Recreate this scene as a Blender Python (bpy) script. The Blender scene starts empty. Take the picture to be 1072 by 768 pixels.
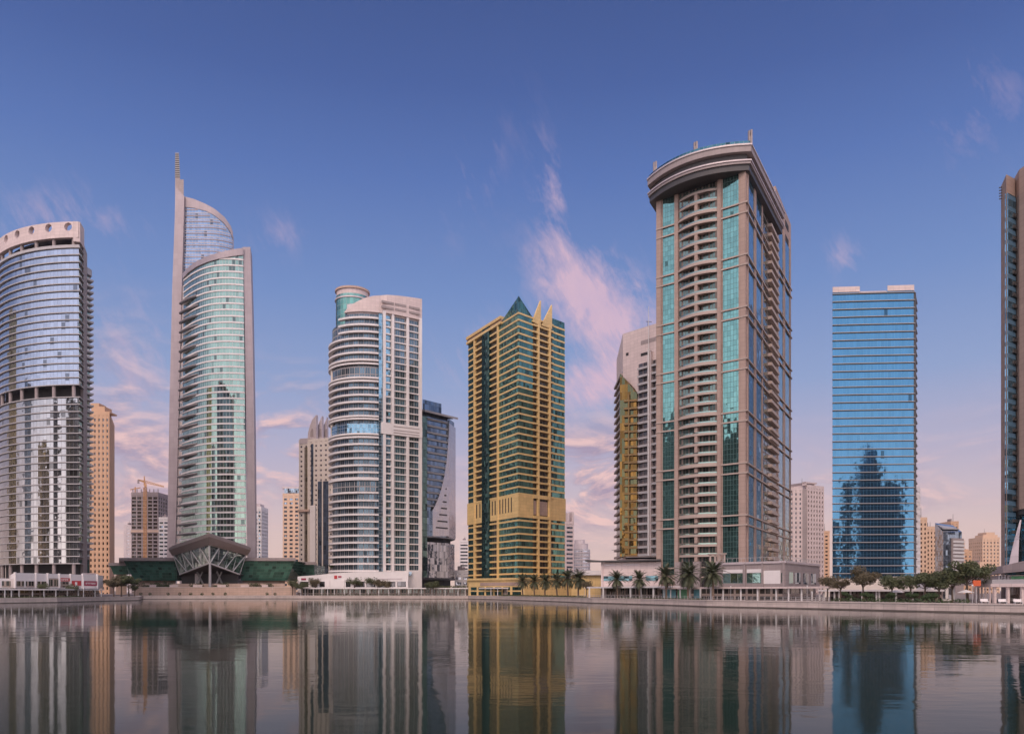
import bpy, math, random
from mathutils import Vector
random.seed(7)
R = math.radians

# ------------------------------------------------------------------ camera, sky, sun, exposure
FPX, CXP, HYP, EYE = 841.0, 536.0, 618.0, 4.5      # focal length, centre and horizon in photo pixels; eye height above the water
sc = bpy.context.scene
col = sc.collection
cam_d = bpy.data.cameras.new('camera')
cam_d.sensor_width = 36.0
cam_d.lens = 36.0 * FPX / 1072.0
cam_d.shift_y = (HYP - 384.0) / 1072.0
cam_d.clip_start, cam_d.clip_end = 0.5, 30000.0
cam = bpy.data.objects.new('camera', cam_d)
cam.location = (0, 0, EYE)
cam.rotation_euler = (R(90), 0, 0)
col.objects.link(cam)
sc.camera = cam

SUN_EL, SUN_AZ = 45.0, 196.0                         # azimuth clockwise from +Y (the view direction): behind the camera, left
sun_from = Vector((math.sin(R(SUN_AZ)) * math.cos(R(SUN_EL)), math.cos(R(SUN_AZ)) * math.cos(R(SUN_EL)), math.sin(R(SUN_EL))))
sun_d = bpy.data.lights.new('sun', 'SUN')
sun_d.energy = 1.4
sun_d.angle = R(24)
sun_d.color = (1.0, 0.74, 0.58)
sun = bpy.data.objects.new('sun', sun_d)
sun.rotation_euler = (-sun_from).to_track_quat('-Z', 'Y').to_euler()
sun.location = (0, 0, 400)
col.objects.link(sun)

sc.view_settings.view_transform = 'Standard'
sc.view_settings.look = 'None'
sc.view_settings.exposure = 0.0
sc.view_settings.gamma = 1.0
sc.view_settings.use_curve_mapping = False
sc.cycles.use_denoising = True
sc.cycles.max_bounces = 8
sc.cycles.glossy_bounces = 5
sc.cycles.diffuse_bounces = 3
sc.cycles.caustics_reflective = False
sc.cycles.caustics_refractive = False
sc.cycles.sample_clamp_indirect = 6.0


class NT:
    """small helper for node trees"""
    def __init__(s, tree):
        s.t = tree; s.N = tree.nodes; s.L = tree.links
    def put(s, sock, v):
        if v is None: return
        if hasattr(v, 'is_linked') or isinstance(v, bpy.types.NodeSocket): s.L.new(v, sock)
        elif isinstance(v, (tuple, list)) and len(v) == 3 and sock.type == 'RGBA': sock.default_value = (*v, 1)
        else: sock.default_value = v
    def node(s, kind, **kw):
        n = s.N.new(kind)
        for k, v in kw.items(): setattr(n, k, v)
        return n
    def m(s, op, a, b=None, c=None, clamp=False):
        n = s.node('ShaderNodeMath', operation=op, use_clamp=clamp)
        s.put(n.inputs[0], a); s.put(n.inputs[1], b); s.put(n.inputs[2], c)
        return n.outputs[0]
    def v(s, op, a, b=None, scale=None):
        n = s.node('ShaderNodeVectorMath', operation=op)
        s.put(n.inputs[0], a); s.put(n.inputs[1], b)
        if scale is not None: s.put(n.inputs['Scale'], scale)
        return n.outputs['Value'] if op in ('DOT_PRODUCT', 'LENGTH') else n.outputs['Vector']
    def mix(s, f, a, b, mode='MIX'):
        n = s.node('ShaderNodeMix', data_type='RGBA', blend_type=mode)
        pass
        s.put(n.inputs[6], a); s.put(n.inputs[7], b)
        s.put(n.inputs[0], f)
        return n.outputs[2]
    def sep(s, vec):
        n = s.node('ShaderNodeSeparateXYZ'); s.put(n.inputs[0], vec)
        return n.outputs
    def comb(s, x, y, z):
        n = s.node('ShaderNodeCombineXYZ')
        s.put(n.inputs[0], x); s.put(n.inputs[1], y); s.put(n.inputs[2], z)
        return n.outputs[0]
    def noise(s, vec, scale, detail=3, rough=0.5, dist=0.0):
        n = s.node('ShaderNodeTexNoise')
        s.put(n.inputs['Vector'], vec); n.inputs['Scale'].default_value = scale
        n.inputs['Detail'].default_value = detail; n.inputs['Roughness'].default_value = rough
        n.inputs['Distortion'].default_value = dist
        return n
    def ramp(s, f, stops, interp='LINEAR'):
        n = s.node('ShaderNodeValToRGB'); s.put(n.inputs[0], f)
        cr = n.color_ramp; cr.interpolation = interp
        while len(cr.elements) > 1: cr.elements.remove(cr.elements[0])
        cr.elements[0].position = stops[0][0]; cr.elements[0].color = (*stops[0][1], 1)
        for p, c in stops[1:]:
            e = cr.elements.new(p); e.color = (*c, 1)
        return n.outputs[0]


def lin(r, g, b):
    f = lambda c: c / 12.92 if c <= 0.04045 else ((c + 0.055) / 1.055) ** 2.4
    return (f(r / 255), f(g / 255), f(b / 255))


def build_world():
    w = bpy.data.worlds.new('World'); sc.world = w; w.use_nodes = True
    t = NT(w.node_tree); t.N.clear()
    out = t.node('ShaderNodeOutputWorld'); bg = t.node('ShaderNodeBackground')
    geo = t.node('ShaderNodeNewGeometry')
    d = t.v('SCALE', geo.outputs['Incoming'], scale=-1.0)
    x, y, z = t.sep(d)
    el = t.m('MULTIPLY', t.m('ARCSINE', z), 180 / math.pi)              # degrees
    az = t.m('MULTIPLY', t.m('ARCTAN2', x, y), 180 / math.pi)
    f = t.m('DIVIDE', t.m('ADD', el, 5.0), 95.0, clamp=True)
    S = lambda e: (e + 5.0) / 95.0
    base = t.ramp(f, [(0.0, lin(176, 150, 158)), (S(0), lin(234, 202, 190)), (S(4), lin(226, 198, 196)), (S(9), lin(192, 184, 208)),
                      (S(14), lin(150, 169, 212)), (S(20), lin(119, 148, 204)), (S(27), lin(91, 121, 186)), (S(32), lin(74, 101, 165)),
                      (S(37), lin(64, 88, 148)), (S(60), lin(58, 78, 138)), (1.0, lin(54, 74, 134))])
    sky = t.node('ShaderNodeTexSky', sky_type='NISHITA')
    sky.sun_disc = False; sky.sun_elevation = R(SUN_EL); sky.sun_rotation = R(SUN_AZ)
    sky.air_density = 1.0; sky.dust_density = 2.0; sky.ozone_density = 2.0
    nish = t.v('SCALE', sky.outputs[0], scale=0.06)
    base = t.mix(0.10, base, nish)
    # clouds: thin wind-drawn veils, thicker banks low down
    def gauss(a0, e0, sa, se, rot=0.0):
        ca, sa_ = math.cos(R(rot)), math.sin(R(rot))
        da = t.m('SUBTRACT', az, a0); de = t.m('SUBTRACT', el, e0)
        p = t.m('ADD', t.m('MULTIPLY', da, ca), t.m('MULTIPLY', de, sa_))
        q = t.m('SUBTRACT', t.m('MULTIPLY', de, ca), t.m('MULTIPLY', da, sa_))
        r2 = t.m('ADD', t.m('POWER', t.m('ABSOLUTE', t.m('DIVIDE', p, sa)), 2.0), t.m('POWER', t.m('ABSOLUTE', t.m('DIVIDE', q, se)), 2.0))
        return t.m('EXPONENT', t.m('MULTIPLY', r2, -1.0))
    def total(lst):
        s = None
        for k, *a in lst:
            g = t.m('MULTIPLY', gauss(*a), k)
            s = g if s is None else t.m('ADD', s, g)
        return s
    pr, pe = math.cos(R(62)), math.sin(R(62))
    # streak coordinates: wisps run from lower right to upper left
    u = t.m('ADD', t.m('MULTIPLY', az, -0.55), t.m('MULTIPLY', el, 0.83))
    v = t.m('ADD', t.m('MULTIPLY', az, 0.83), t.m('MULTIPLY', el, 0.55))
    wv = t.comb(t.m('MULTIPLY', u, 0.15), t.m('MULTIPLY', v, 0.26), 3.7)
    n1 = t.noise(wv, 1.0, 12, 0.66, 0.35).outputs['Fac']
    fine = t.noise(t.comb(t.m('MULTIPLY', u, 0.35), t.m('MULTIPLY', v, 1.1), 9.1), 1.3, 10, 0.62, 0.6).outputs['Fac']
    n1 = t.m('ADD', t.m('MULTIPLY', n1, 0.72), t.m('MULTIPLY', fine, 0.28))
    wisps = total([(1.6, 5.4, 20.2, 3.8, 2.4, -34), (0.9, 7.4, 18.6, 3.2, 2.2, -28), (0.60, 3.0, 25.6, 1.2, 3.6, 14), (1.6, 6.2, 14.4, 3.2, 1.7, 14), (0.35, -2.6, 16.5, 3.0, 2.0, 20),
                   (0.4, -16.0, 23.0, 1.8, 1.2, 0), (0.45, -29.0, 22.0, 4.0, 1.8, 10), (0.55, 22.6, 21.0, 1.5, 1.2, -40), (0.3, -3.0, 27.5, 4.0, 2.0, 60),
                   (0.28, 30, 28, 4, 3, -40), (0.35, -25, 15, 5, 4, 0)])
    wmask = t.m('MULTIPLY', t.m('MULTIPLY', t.m('ADD', t.m('SUBTRACT', n1, 0.53), t.m('MULTIPLY', wisps, 0.17)), 4.2, clamp=True), t.m('MULTIPLY', wisps, 1.6, clamp=True), clamp=True)
    bv = t.comb(t.m('MULTIPLY', az, 0.085), t.m('MULTIPLY', el, 0.24), 1.3)
    nb = t.noise(bv, 1.6, 8, 0.6, 0.5).outputs['Fac']
    low = t.m('EXPONENT', t.m('MULTIPLY', t.m('POWER', t.m('ABSOLUTE', t.m('DIVIDE', t.m('SUBTRACT', el, 5.5), 4.6)), 2.0), -1.0))
    lowm = t.m('ADD', t.m('MULTIPLY', low, 0.5), total([(2.0, 6.0, 8.0, 4.0, 3.4), (1.9, -16.0, 9.8, 4.0, 3.4, 15), (1.2, -26.0, 9.5, 4.0, 5.5), (0.5, 24.0, 7.0, 4.0, 1.5)]))
    bmask = t.m('MULTIPLY', t.m('MULTIPLY', t.m('SUBTRACT', nb, 0.42), 4.0, clamp=True), lowm, clamp=True)
    n3 = t.noise(t.v('ADD', bv, (0.02, 0.11, 0.0)), 1.6, 8, 0.6, 0.5).outputs['Fac']
    lit = t.m('ADD', t.m('MULTIPLY', t.m('SUBTRACT', nb, n3), 7.0), 0.42, clamp=True)
    bankc = t.mix(lit, lin(168, 148, 172), lin(244, 202, 196))
    c1 = t.mix(t.m('MULTIPLY', bmask, 0.8), base, bankc)
    wispc = t.mix(t.m('MULTIPLY', n1, 1.0, clamp=True), lin(188, 168, 206), lin(252, 206, 204))
    c2 = t.mix(t.m('MULTIPLY', wmask, 0.82), c1, wispc)
    # warm glow round the sun, plus bright sky added behind the camera to light facades
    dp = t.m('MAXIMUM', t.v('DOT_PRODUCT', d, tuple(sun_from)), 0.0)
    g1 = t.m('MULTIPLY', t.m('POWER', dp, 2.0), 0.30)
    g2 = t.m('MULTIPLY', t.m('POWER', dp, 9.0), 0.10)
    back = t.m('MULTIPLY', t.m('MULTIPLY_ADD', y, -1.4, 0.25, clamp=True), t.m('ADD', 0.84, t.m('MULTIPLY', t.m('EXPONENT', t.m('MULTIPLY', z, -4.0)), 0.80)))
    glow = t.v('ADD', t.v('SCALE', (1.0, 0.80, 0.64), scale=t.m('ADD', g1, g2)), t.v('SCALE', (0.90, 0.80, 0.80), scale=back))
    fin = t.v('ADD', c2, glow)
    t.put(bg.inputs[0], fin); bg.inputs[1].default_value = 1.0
    t.L.new(bg.outputs[0], out.inputs[0])


build_world()

# ------------------------------------------------------------------ helpers
def X(px, D): return (px - CXP) / FPX * D
def Z(py, D): return EYE + (HYP - py) / FPX * D
def W(px, D): return (X(px, D), D)
def sub(a, b): return (a[0] - b[0], a[1] - b[1])
def add(a, b): return (a[0] + b[0], a[1] + b[1])
def mul(a, k): return (a[0] * k, a[1] * k)
def ln(a): return math.hypot(a[0], a[1])
def lerp(a, b, t): return tuple(a[i] + (b[i] - a[i]) * t for i in range(len(a)))
def nrm(p, q):
    d = sub(q, p); l = ln(d) or 1e-9
    return (d[1] / l, -d[0] / l)                    # outward: right-hand side of the direction
def ray_on(px, p, q):
    """the point of the facade line p-q that stands on the sight line of photo column px"""
    k = (px - CXP) / FPX
    d = sub(q, p)
    t = (k * p[1] - p[0]) / (d[0] - k * d[1])
    return add(p, mul(d, t))
def interp(tab, x):
    if x <= tab[0][0]: return tab[0][1]
    for (a, b), (c, d) in zip(tab, tab[1:]):
        if x <= c: return b + (d - b) * (x - a) / (c - a)
    return tab[-1][1]
def arc(c, r, a0, a1, n):
    return [(c[0] + r * math.cos(R(a0 + (a1 - a0) * i / n)), c[1] + r * math.sin(R(a0 + (a1 - a0) * i / n))) for i in range(n + 1)]
def bulge(p, q, s, n):
    """p to q as a shallow curve that stands s outward in its middle"""
    nn = nrm(p, q)
    return [add(lerp(p, q, i / n), mul(nn, s * 4 * (i / n) * (1 - i / n))) for i in range(n + 1)]
def offset(path, d, closed=False):
    n = len(path); out = []
    for i in range(n):
        a = path[i - 1] if (closed or i > 0) else None
        b = path[(i + 1) % n] if (closed or i < n - 1) else None
        n1 = nrm(a, path[i]) if a else None; n2 = nrm(path[i], b) if b else None
        if n1 is None: v = n2
        elif n2 is None: v = n1
        else:
            s = add(n1, n2); l2 = s[0] ** 2 + s[1] ** 2
            v = mul(s, 2 / max(l2, 0.6))
        out.append(add(path[i], mul(v, d)))
    return out
def resample(path, step):
    out = [path[0]]; tot = 0
    for a, b in zip(path, path[1:]):
        n = max(1, round(ln(sub(b, a)) / step))
        out += [lerp(a, b, i / n) for i in range(1, n + 1)]
    return out
def along(path, s):
    for a, b in zip(path, path[1:]):
        l = ln(sub(b, a))
        if s <= l or b is path[-1]: return lerp(a, b, s / l), nrm(a, b)
        s -= l
def length(path): return sum(ln(sub(b, a)) for a, b in zip(path, path[1:]))


class MB:
    def __init__(s): s.v = []; s.f = []; s.uv = []; s.smooth = False
    def face(s, pts, uv=None):
        b = len(s.v); s.v += [tuple(p) for p in pts]
        s.f.append(tuple(range(b, b + len(pts))))
        s.uv.append(uv or [(p[0] + p[1], p[2]) for p in pts])
    def box(s, x0, y0, z0, x1, y1, z1):
        s.prism([(x0, y0), (x1, y0), (x1, y1), (x0, y1)], z0, z1)
    def prism(s, poly, z0, z1, cap=True, open_=False):
        """poly counter-clockwise from above; z0/z1 numbers or lists per vertex"""
        n = len(poly); A = z0 if isinstance(z0, list) else [z0] * n; B = z1 if isinstance(z1, list) else [z1] * n
        u = 0
        for i in range(n if not open_ else n - 1):
            j = (i + 1) % n; l = ln(sub(poly[j], poly[i]))
            s.face([(*poly[i], A[i]), (*poly[j], A[j]), (*poly[j], B[j]), (*poly[i], B[i])], [(u, A[i]), (u + l, A[j]), (u + l, B[j]), (u, B[i])])
            u += l
        if cap:
            s.face([(*p, B[i]) for i, p in enumerate(poly)], [(p[0], p[1]) for p in poly])
            s.face([(*p, A[i]) for i, p in reversed(list(enumerate(poly)))], [(p[0], p[1]) for p in reversed(poly)])
    def ribbon(s, path, z0, z1, t, closed=False):
        """a band of thickness t: the path is its outer line"""
        n = len(path); inn = offset(path, -t, closed)
        A = z0 if isinstance(z0, list) else [z0] * n; B = z1 if isinstance(z1, list) else [z1] * n
        u = 0
        for i in range(n if closed else n - 1):
            j = (i + 1) % n; l = ln(sub(path[j], path[i])); U = [(u, A[i]), (u + l, A[j]), (u + l, B[j]), (u, B[i])]
            p, q, a, b = path[i], path[j], inn[i], inn[j]
            s.face([(*p, A[i]), (*q, A[j]), (*q, B[j]), (*p, B[i])], U)
            s.face([(*b, A[j]), (*a, A[i]), (*a, B[i]), (*b, B[j])], [U[1], U[0], U[3], U[2]])
            s.face([(*p, B[i]), (*q, B[j]), (*b, B[j]), (*a, B[i])], [(u, 0), (u + l, 0), (u + l, t), (u, t)])
            s.face([(*a, A[i]), (*b, A[j]), (*q, A[j]), (*p, A[i])], [(u, t), (u + l, t), (u + l, 0), (u, 0)])
            u += l
        if not closed:
            for i, fl in ((0, 1), (n - 1, 0)):
                q = [(*inn[i], A[i]), (*path[i], A[i]), (*path[i], B[i]), (*inn[i], B[i])]
                s.face(q if fl else q[::-1], [(0, A[i]), (t, A[i]), (t, B[i]), (0, B[i])])
    def plate(s, p, q, poly, o0, o1):
        """a flat outline on the facade p-q given as photo (column, row) pairs, from o0 to o1 metres proud of it"""
        nn = nrm(p, q); pts = []
        for px, py in poly:
            g = ray_on(px, p, q); pts.append((g, Z(py, g[1])))
        s.slab_pts(p, pts, nn, o0, o1)
    def panel(s, p, q, pxa, pxb, z0, z1, o0, o1):
        nn = nrm(p, q)
        a, b = ray_on(pxa, p, q), ray_on(pxb, p, q)
        s.slab_pts(p, [(a, z0), (b, z0), (b, z1), (a, z1)], nn, o0, o1)
    def slab_pts(s, p0, pts, nn, o0, o1):
        ar = 0; S = [(ln(sub(g, p0)) * (1 if (g[0] - p0[0]) >= 0 else -1), z) for g, z in pts]
        for (a, b), (c, d) in zip(S, S[1:] + S[:1]): ar += a * d - c * b
        if ar < 0: pts = pts[::-1]; S = S[::-1]
        f = [(*add(g, mul(nn, o1)), z) for g, z in pts]; k = [(*add(g, mul(nn, o0)), z) for g, z in pts]
        s.face(f, S); s.face(k[::-1], S[::-1])
        n = len(f)
        for i in range(n):
            j = (i + 1) % n
            s.face([f[i], k[i], k[j], f[j]])
    def tube(s, a, b, r0, r1=None, n=8, caps=True):
        r1 = r0 if r1 is None else r1
        a, b = Vector(a), Vector(b); d = (b - a).normalized()
        e = d.cross(Vector((0, 0, 1)) if abs(d.z) < 0.9 else Vector((1, 0, 0))).normalized(); g = d.cross(e)
        ra = [a + (e * math.cos(2 * math.pi * i / n) + g * math.sin(2 * math.pi * i / n)) * r0 for i in range(n)]
        rb = [b + (e * math.cos(2 * math.pi * i / n) + g * math.sin(2 * math.pi * i / n)) * r1 for i in range(n)]
        for i in range(n):
            j = (i + 1) % n
            s.face([ra[i], ra[j], rb[j], rb[i]])
        if caps: s.face(ra[::-1]); s.face(rb)
    def bar(s, a, b, w, h):
        a, b = Vector(a), Vector(b); d = (b - a).normalized()
        e = d.cross(Vector((0, 0, 1)) if abs(d.z) < 0.95 else Vector((0, 1, 0))).normalized() * (w / 2); g = d.cross(e).normalized() * (h / 2)
        A = [a - e - g, a + e - g, a + e + g, a - e + g]; B = [p + (b - a) for p in A]
        for i in range(4):
            j = (i + 1) % 4; s.face([A[i], B[i], B[j], A[j]])
        s.face(A); s.face(B[::-1])
    def build(s, name, mat, origin=(0, 0, 0)):
        me = bpy.data.meshes.new(name)
        me.from_pydata([(v[0] - origin[0], v[1] - origin[1], v[2] - origin[2]) for v in s.v], [], s.f)
        uvl = me.uv_layers.new(name='UVMap')
        flat = []
        for u in s.uv:
            for c in u: flat += [c[0], c[1]]
        uvl.data.foreach_set('uv', flat)
        if s.smooth: me.polygons.foreach_set('use_smooth', [True] * len(me.polygons))
        if mat: me.materials.append(mat)
        me.update()
        o = bpy.data.objects.new(name, me); col.objects.link(o)
        return o


ORG = {}
def tag(o, label, cat, group=None):
    o['label'] = label; o['category'] = cat
    if group: o['group'] = group
    return o
def thing(name, label, cat, loc, group=None):
    o = bpy.data.objects.new(name, None); o.empty_display_size = 2
    o.location = loc; col.objects.link(o); ORG[o.name] = tuple(loc)
    return tag(o, label, cat, group)
def part(name, mb, mat, parent, label=None, kind=None):
    og = ORG[parent.name]
    o = mb.build(name, mat, og); o.parent = parent; ORG[o.name] = og
    if label: o['label'] = label
    if kind: o['kind'] = kind
    return o
def stack(o, zs):
    """copies of a part, and of its own sub-parts, at other heights (offsets from the first)"""
    for dz in zs:
        c = o.copy(); col.objects.link(c); c.location = (o.location[0], o.location[1], o.location[2] + dz)
        for ch in o.children:
            k = ch.copy(); col.objects.link(k); k.parent = c
def solo(name, mb, mat, label, cat, loc=(0, 0, 0), group=None):
    o = mb.build(name, mat, loc); o.location = loc
    return tag(o, label, cat, group)
def structure(name, mb, mat):
    o = mb.build(name, mat); o['kind'] = 'structure'
    return o

# ------------------------------------------------------------------ materials
def mat_new(name):
    m = bpy.data.materials.new(name); m.use_nodes = True
    t = NT(m.node_tree); t.N.clear()
    out = t.node('ShaderNodeOutputMaterial')
    return m, t, out
def solid(name, c, rough=0.7, var=0.12, scale=0.25, metal=0.0, spec=0.4, joints=None):
    """plain material with weathering; joints=(w, h) adds fine panel joints on its UVs (metres)"""
    m, t, out = mat_new(name)
    b = t.node('ShaderNodeBsdfPrincipled')
    tc = t.node('ShaderNodeTexCoord')
    n = t.noise(tc.outputs['Object'], scale, 5, 0.6).outputs['Fac']
    f = t.m('ADD', t.m('MULTIPLY', t.m('SUBTRACT', n, 0.5), 2 * var * 1.6), 1.0)
    st = t.noise(t.v('MULTIPLY', tc.outputs['Object'], (1.6, 1.6, 0.08)), 1.0, 4, 0.6).outputs['Fac']
    f = t.m('MULTIPLY', f, t.m('ADD', t.m('MULTIPLY', t.m('SUBTRACT', st, 0.5), var * 1.2), 1.0))
    if joints:
        uv = t.node('ShaderNodeUVMap').outputs[0]
        ux, uy, _ = t.sep(uv)
        fx = t.m('FRACT', t.m('DIVIDE', ux, joints[0])); fy = t.m('FRACT', t.m('DIVIDE', uy, joints[1]))
        jm = t.m('MAXIMUM', t.m('LESS_THAN', fx, 0.07 / joints[0]), t.m('LESS_THAN', fy, 0.07 / joints[1]))
        cell = t.comb(t.m('FLOOR', t.m('DIVIDE', ux, joints[0])), t.m('FLOOR', t.m('DIVIDE', uy, joints[1])), 0.0)
        wn = t.node('ShaderNodeTexWhiteNoise'); t.put(wn.inputs['Vector'], cell)
        f = t.m('MULTIPLY', f, t.m('ADD', t.m('MULTIPLY', wn.outputs['Value'], 0.10), 0.95))
        f = t.m('MULTIPLY', f, t.m('SUBTRACT', 1.0, t.m('MULTIPLY', jm, 0.35)))
    c2 = t.v('SCALE', c, scale=f)
    t.put(b.inputs['Base Color'], c2)
    b.inputs['Roughness'].default_value = rough; b.inputs['Metallic'].default_value = metal
    b.inputs['Specular IOR Level'].default_value = spec
    t.L.new(b.outputs[0], out.inputs[0])
    return m
def glass(name, tint, pw=1.5, ph=3.5, frame=(0.12, 0.12, 0.13), fw=0.09, fh=0.12, tilt=0.006, wob=0.004, var=0.18, odd=0.06, oddc=None, metal=0.88, rough=0.04, deep=(0.012, 0.016, 0.018)):
    """coated reflective glazing cut into panes on its UVs (metres); every pane sits slightly out of true"""
    m, t, out = mat_new(name)
    uv = t.node('ShaderNodeUVMap').outputs[0]
    ux, uy, _ = t.sep(uv)
    cx, cy = t.m('DIVIDE', ux, pw), t.m('DIVIDE', uy, ph)
    cell = t.comb(t.m('FLOOR', cx), t.m('FLOOR', cy), 2.0)
    wn = t.node('ShaderNodeTexWhiteNoise'); t.put(wn.inputs['Vector'], cell)
    geo = t.node('ShaderNodeNewGeometry')
    dv = t.v('SCALE', t.v('SUBTRACT', wn.outputs['Color'], (0.5, 0.5, 0.5)), scale=tilt * 2)
    nz = t.noise(t.comb(ux, uy, 0.0), 0.55, 2, 0.5)
    dw = t.v('SCALE', t.v('SUBTRACT', nz.outputs['Color'], (0.5, 0.5, 0.5)), scale=wob * 4)
    nn = t.v('NORMALIZE', t.v('ADD', t.v('ADD', geo.outputs['Normal'], dv), dw))
    b = t.node('ShaderNodeBsdfPrincipled')
    f = t.m('ADD', t.m('MULTIPLY', t.m('SUBTRACT', wn.outputs['Value'], 0.5), 2 * var), 1.0)
    c = t.v('SCALE', tint, scale=f)
    wn2 = t.node('ShaderNodeTexWhiteNoise'); t.put(wn2.inputs['Vector'], t.v('ADD', cell, (11.3, 5.1, 0.7)))
    isodd = t.m('LESS_THAN', wn2.outputs['Value'], odd)
    c = t.mix(isodd, c, oddc or tuple(v * 0.4 for v in tint))
    t.put(b.inputs['Base Color'], c)
    t.put(b.inputs['Metallic'], metal); b.inputs['Roughness'].default_value = rough
    t.put(b.inputs['Normal'], nn)
    fr = t.m('MAXIMUM', t.m('LESS_THAN', t.m('FRACT', cx), fw / pw), t.m('LESS_THAN', t.m('FRACT', cy), fh / ph))
    d = t.node('ShaderNodeBsdfPrincipled'); d.inputs['Base Color'].default_value = (*frame, 1); d.inputs['Roughness'].default_value = 0.5
    mx = t.node('ShaderNodeMixShader'); t.put(mx.inputs[0], fr)
    t.L.new(b.outputs[0], mx.inputs[1]); t.L.new(d.outputs[0], mx.inputs[2])
    t.L.new(mx.outputs[0], out.inputs[0])
    return m
def winwall(name, wall, win, bw, bh, x0, x1, y0, y1, metal=0.6):
    """the wall at the back of balconies: glazed doors between plain piers, cut on UVs (metres)"""
    m, t, out = mat_new(name)
    uv = t.node('ShaderNodeUVMap').outputs[0]
    ux, uy, _ = t.sep(uv)
    cx, cy = t.m('DIVIDE', ux, bw), t.m('DIVIDE', uy, bh)
    fx, fy = t.m('FRACT', cx), t.m('FRACT', cy)
    cell = t.comb(t.m('FLOOR', cx), t.m('FLOOR', cy), 4.0)
    wn = t.node('ShaderNodeTexWhiteNoise'); t.put(wn.inputs['Vector'], cell)
    ins = t.m('MULTIPLY', t.m('MULTIPLY', t.m('GREATER_THAN', fx, x0), t.m('LESS_THAN', fx, x1)), t.m('MULTIPLY', t.m('GREATER_THAN', fy, y0), t.m('LESS_THAN', fy, y1)))
    mid = t.m('LESS_THAN', t.m('ABSOLUTE', t.m('SUBTRACT', fx, (x0 + x1) / 2)), 0.03)
    ins = t.m('MULTIPLY', ins, t.m('SUBTRACT', 1.0, mid))
    g = t.node('ShaderNodeBsdfPrincipled')
    t.put(g.inputs['Base Color'], t.v('SCALE', win, scale=t.m('ADD', t.m('MULTIPLY', wn.outputs['Value'], 1.1), 0.45)))
    g.inputs['Metallic'].default_value = metal; g.inputs['Roughness'].default_value = 0.06
    geo = t.node('ShaderNodeNewGeometry')
    dv = t.v('SCALE', t.v('SUBTRACT', wn.outputs['Color'], (0.5, 0.5, 0.5)), scale=0.02)
    t.put(g.inputs['Normal'], t.v('NORMALIZE', t.v('ADD', geo.outputs['Normal'], dv)))
    w = t.node('ShaderNodeBsdfPrincipled'); w.inputs['Base Color'].default_value = (*wall, 1); w.inputs['Roughness'].default_value = 0.75
    mx = t.node('ShaderNodeMixShader'); t.put(mx.inputs[0], ins)
    t.L.new(w.outputs[0], mx.inputs[1]); t.L.new(g.outputs[0], mx.inputs[2])
    t.L.new(mx.outputs[0], out.inputs[0])
    return m
def leafy(name, c, c2):
    m, t, out = mat_new(name)
    b = t.node('ShaderNodeBsdfPrincipled')
    tc = t.node('ShaderNodeTexCoord')
    n = t.noise(tc.outputs['Object'], 0.9, 3).outputs['Fac']
    f = t.m('MULTIPLY', t.m('SUBTRACT', n, 0.3), 2.4, clamp=True)
    t.put(b.inputs['Base Color'], t.mix(f, c, c2)); b.inputs['Roughness'].default_value = 0.6
    t.L.new(b.outputs[0], out.inputs[0])
    return m
def water_mat():
    m, t, out = mat_new('lake_water')
    b = t.node('ShaderNodeBsdfPrincipled')
    b.inputs['Base Color'].default_value = (0.014, 0.026, 0.018, 1); b.inputs['Roughness'].default_value = 0.042
    b.inputs['IOR'].default_value = 1.095
    tc = t.node('ShaderNodeTexCoord')
    p = t.v('MULTIPLY', tc.outputs['Object'], (0.55, 1.0, 1.0))
    n1 = t.noise(p, 0.22, 2, 0.5, 0.3).outputs['Fac']
    n2 = t.noise(p, 1.1, 3, 0.55, 0.2).outputs['Fac']
    calm = t.noise(t.v('MULTIPLY', tc.outputs['Object'], (0.3, 1.0, 1.0)), 0.02, 3).outputs['Fac']
    amp = t.m('ADD', t.m('MULTIPLY', t.m('SUBTRACT', calm, 0.42), 5.0, clamp=True), 0.30)
    h = t.m('MULTIPLY', t.m('ADD', t.m('MULTIPLY', n1, 0.034), t.m('MULTIPLY', n2, 0.011)), amp)
    bp = t.node('ShaderNodeBump'); bp.inputs['Strength'].default_value = 1.0; bp.inputs['Distance'].default_value = 1.0
    t.put(bp.inputs['Height'], h); t.put(b.inputs['Normal'], bp.outputs[0])
    t.L.new(b.outputs[0], out.inputs[0])
    return m

M = {}
M['water'] = water_mat()
M['ground'] = solid('paved_ground', (0.30, 0.25, 0.22), 0.85, 0.15, 0.05)
M['quay'] = solid('quay_stone', (0.60, 0.50, 0.455), 0.8, 0.2, 0.3, joints=(3.0, 1.0))
M['coping'] = solid('coping_stone', (0.66, 0.56, 0.51), 0.8, 0.12, 0.4)
M['quay_dark'] = solid('wet_stone', (0.14, 0.115, 0.10), 0.5, 0.3, 0.5)
M['white'] = solid('white_render', (0.80, 0.75, 0.73), 0.6, 0.08, 0.3)
M['cream'] = solid('cream_render', (0.70, 0.62, 0.55), 0.7, 0.1, 0.2)
M['pink'] = solid('pale_pink_cladding', (0.68, 0.56, 0.53), 0.6, 0.08, 0.15, joints=(2.4, 1.6))
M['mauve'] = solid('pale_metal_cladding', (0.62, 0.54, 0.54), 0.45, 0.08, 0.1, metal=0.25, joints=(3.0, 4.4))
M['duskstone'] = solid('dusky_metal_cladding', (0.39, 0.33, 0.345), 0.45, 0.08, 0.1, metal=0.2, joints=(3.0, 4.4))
M['amber'] = solid('amber_balcony', (0.27, 0.165, 0.055), 0.5, 0.15)
M['granite'] = solid('grey_granite', (0.36, 0.30, 0.29), 0.55, 0.1, 0.2, joints=(2.0, 1.5))
M['dark'] = solid('dark_interior', (0.03, 0.028, 0.028), 0.7, 0.2)
M['darkmetal'] = solid('dark_metal', (0.075, 0.07, 0.07), 0.5, 0.15)
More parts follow.
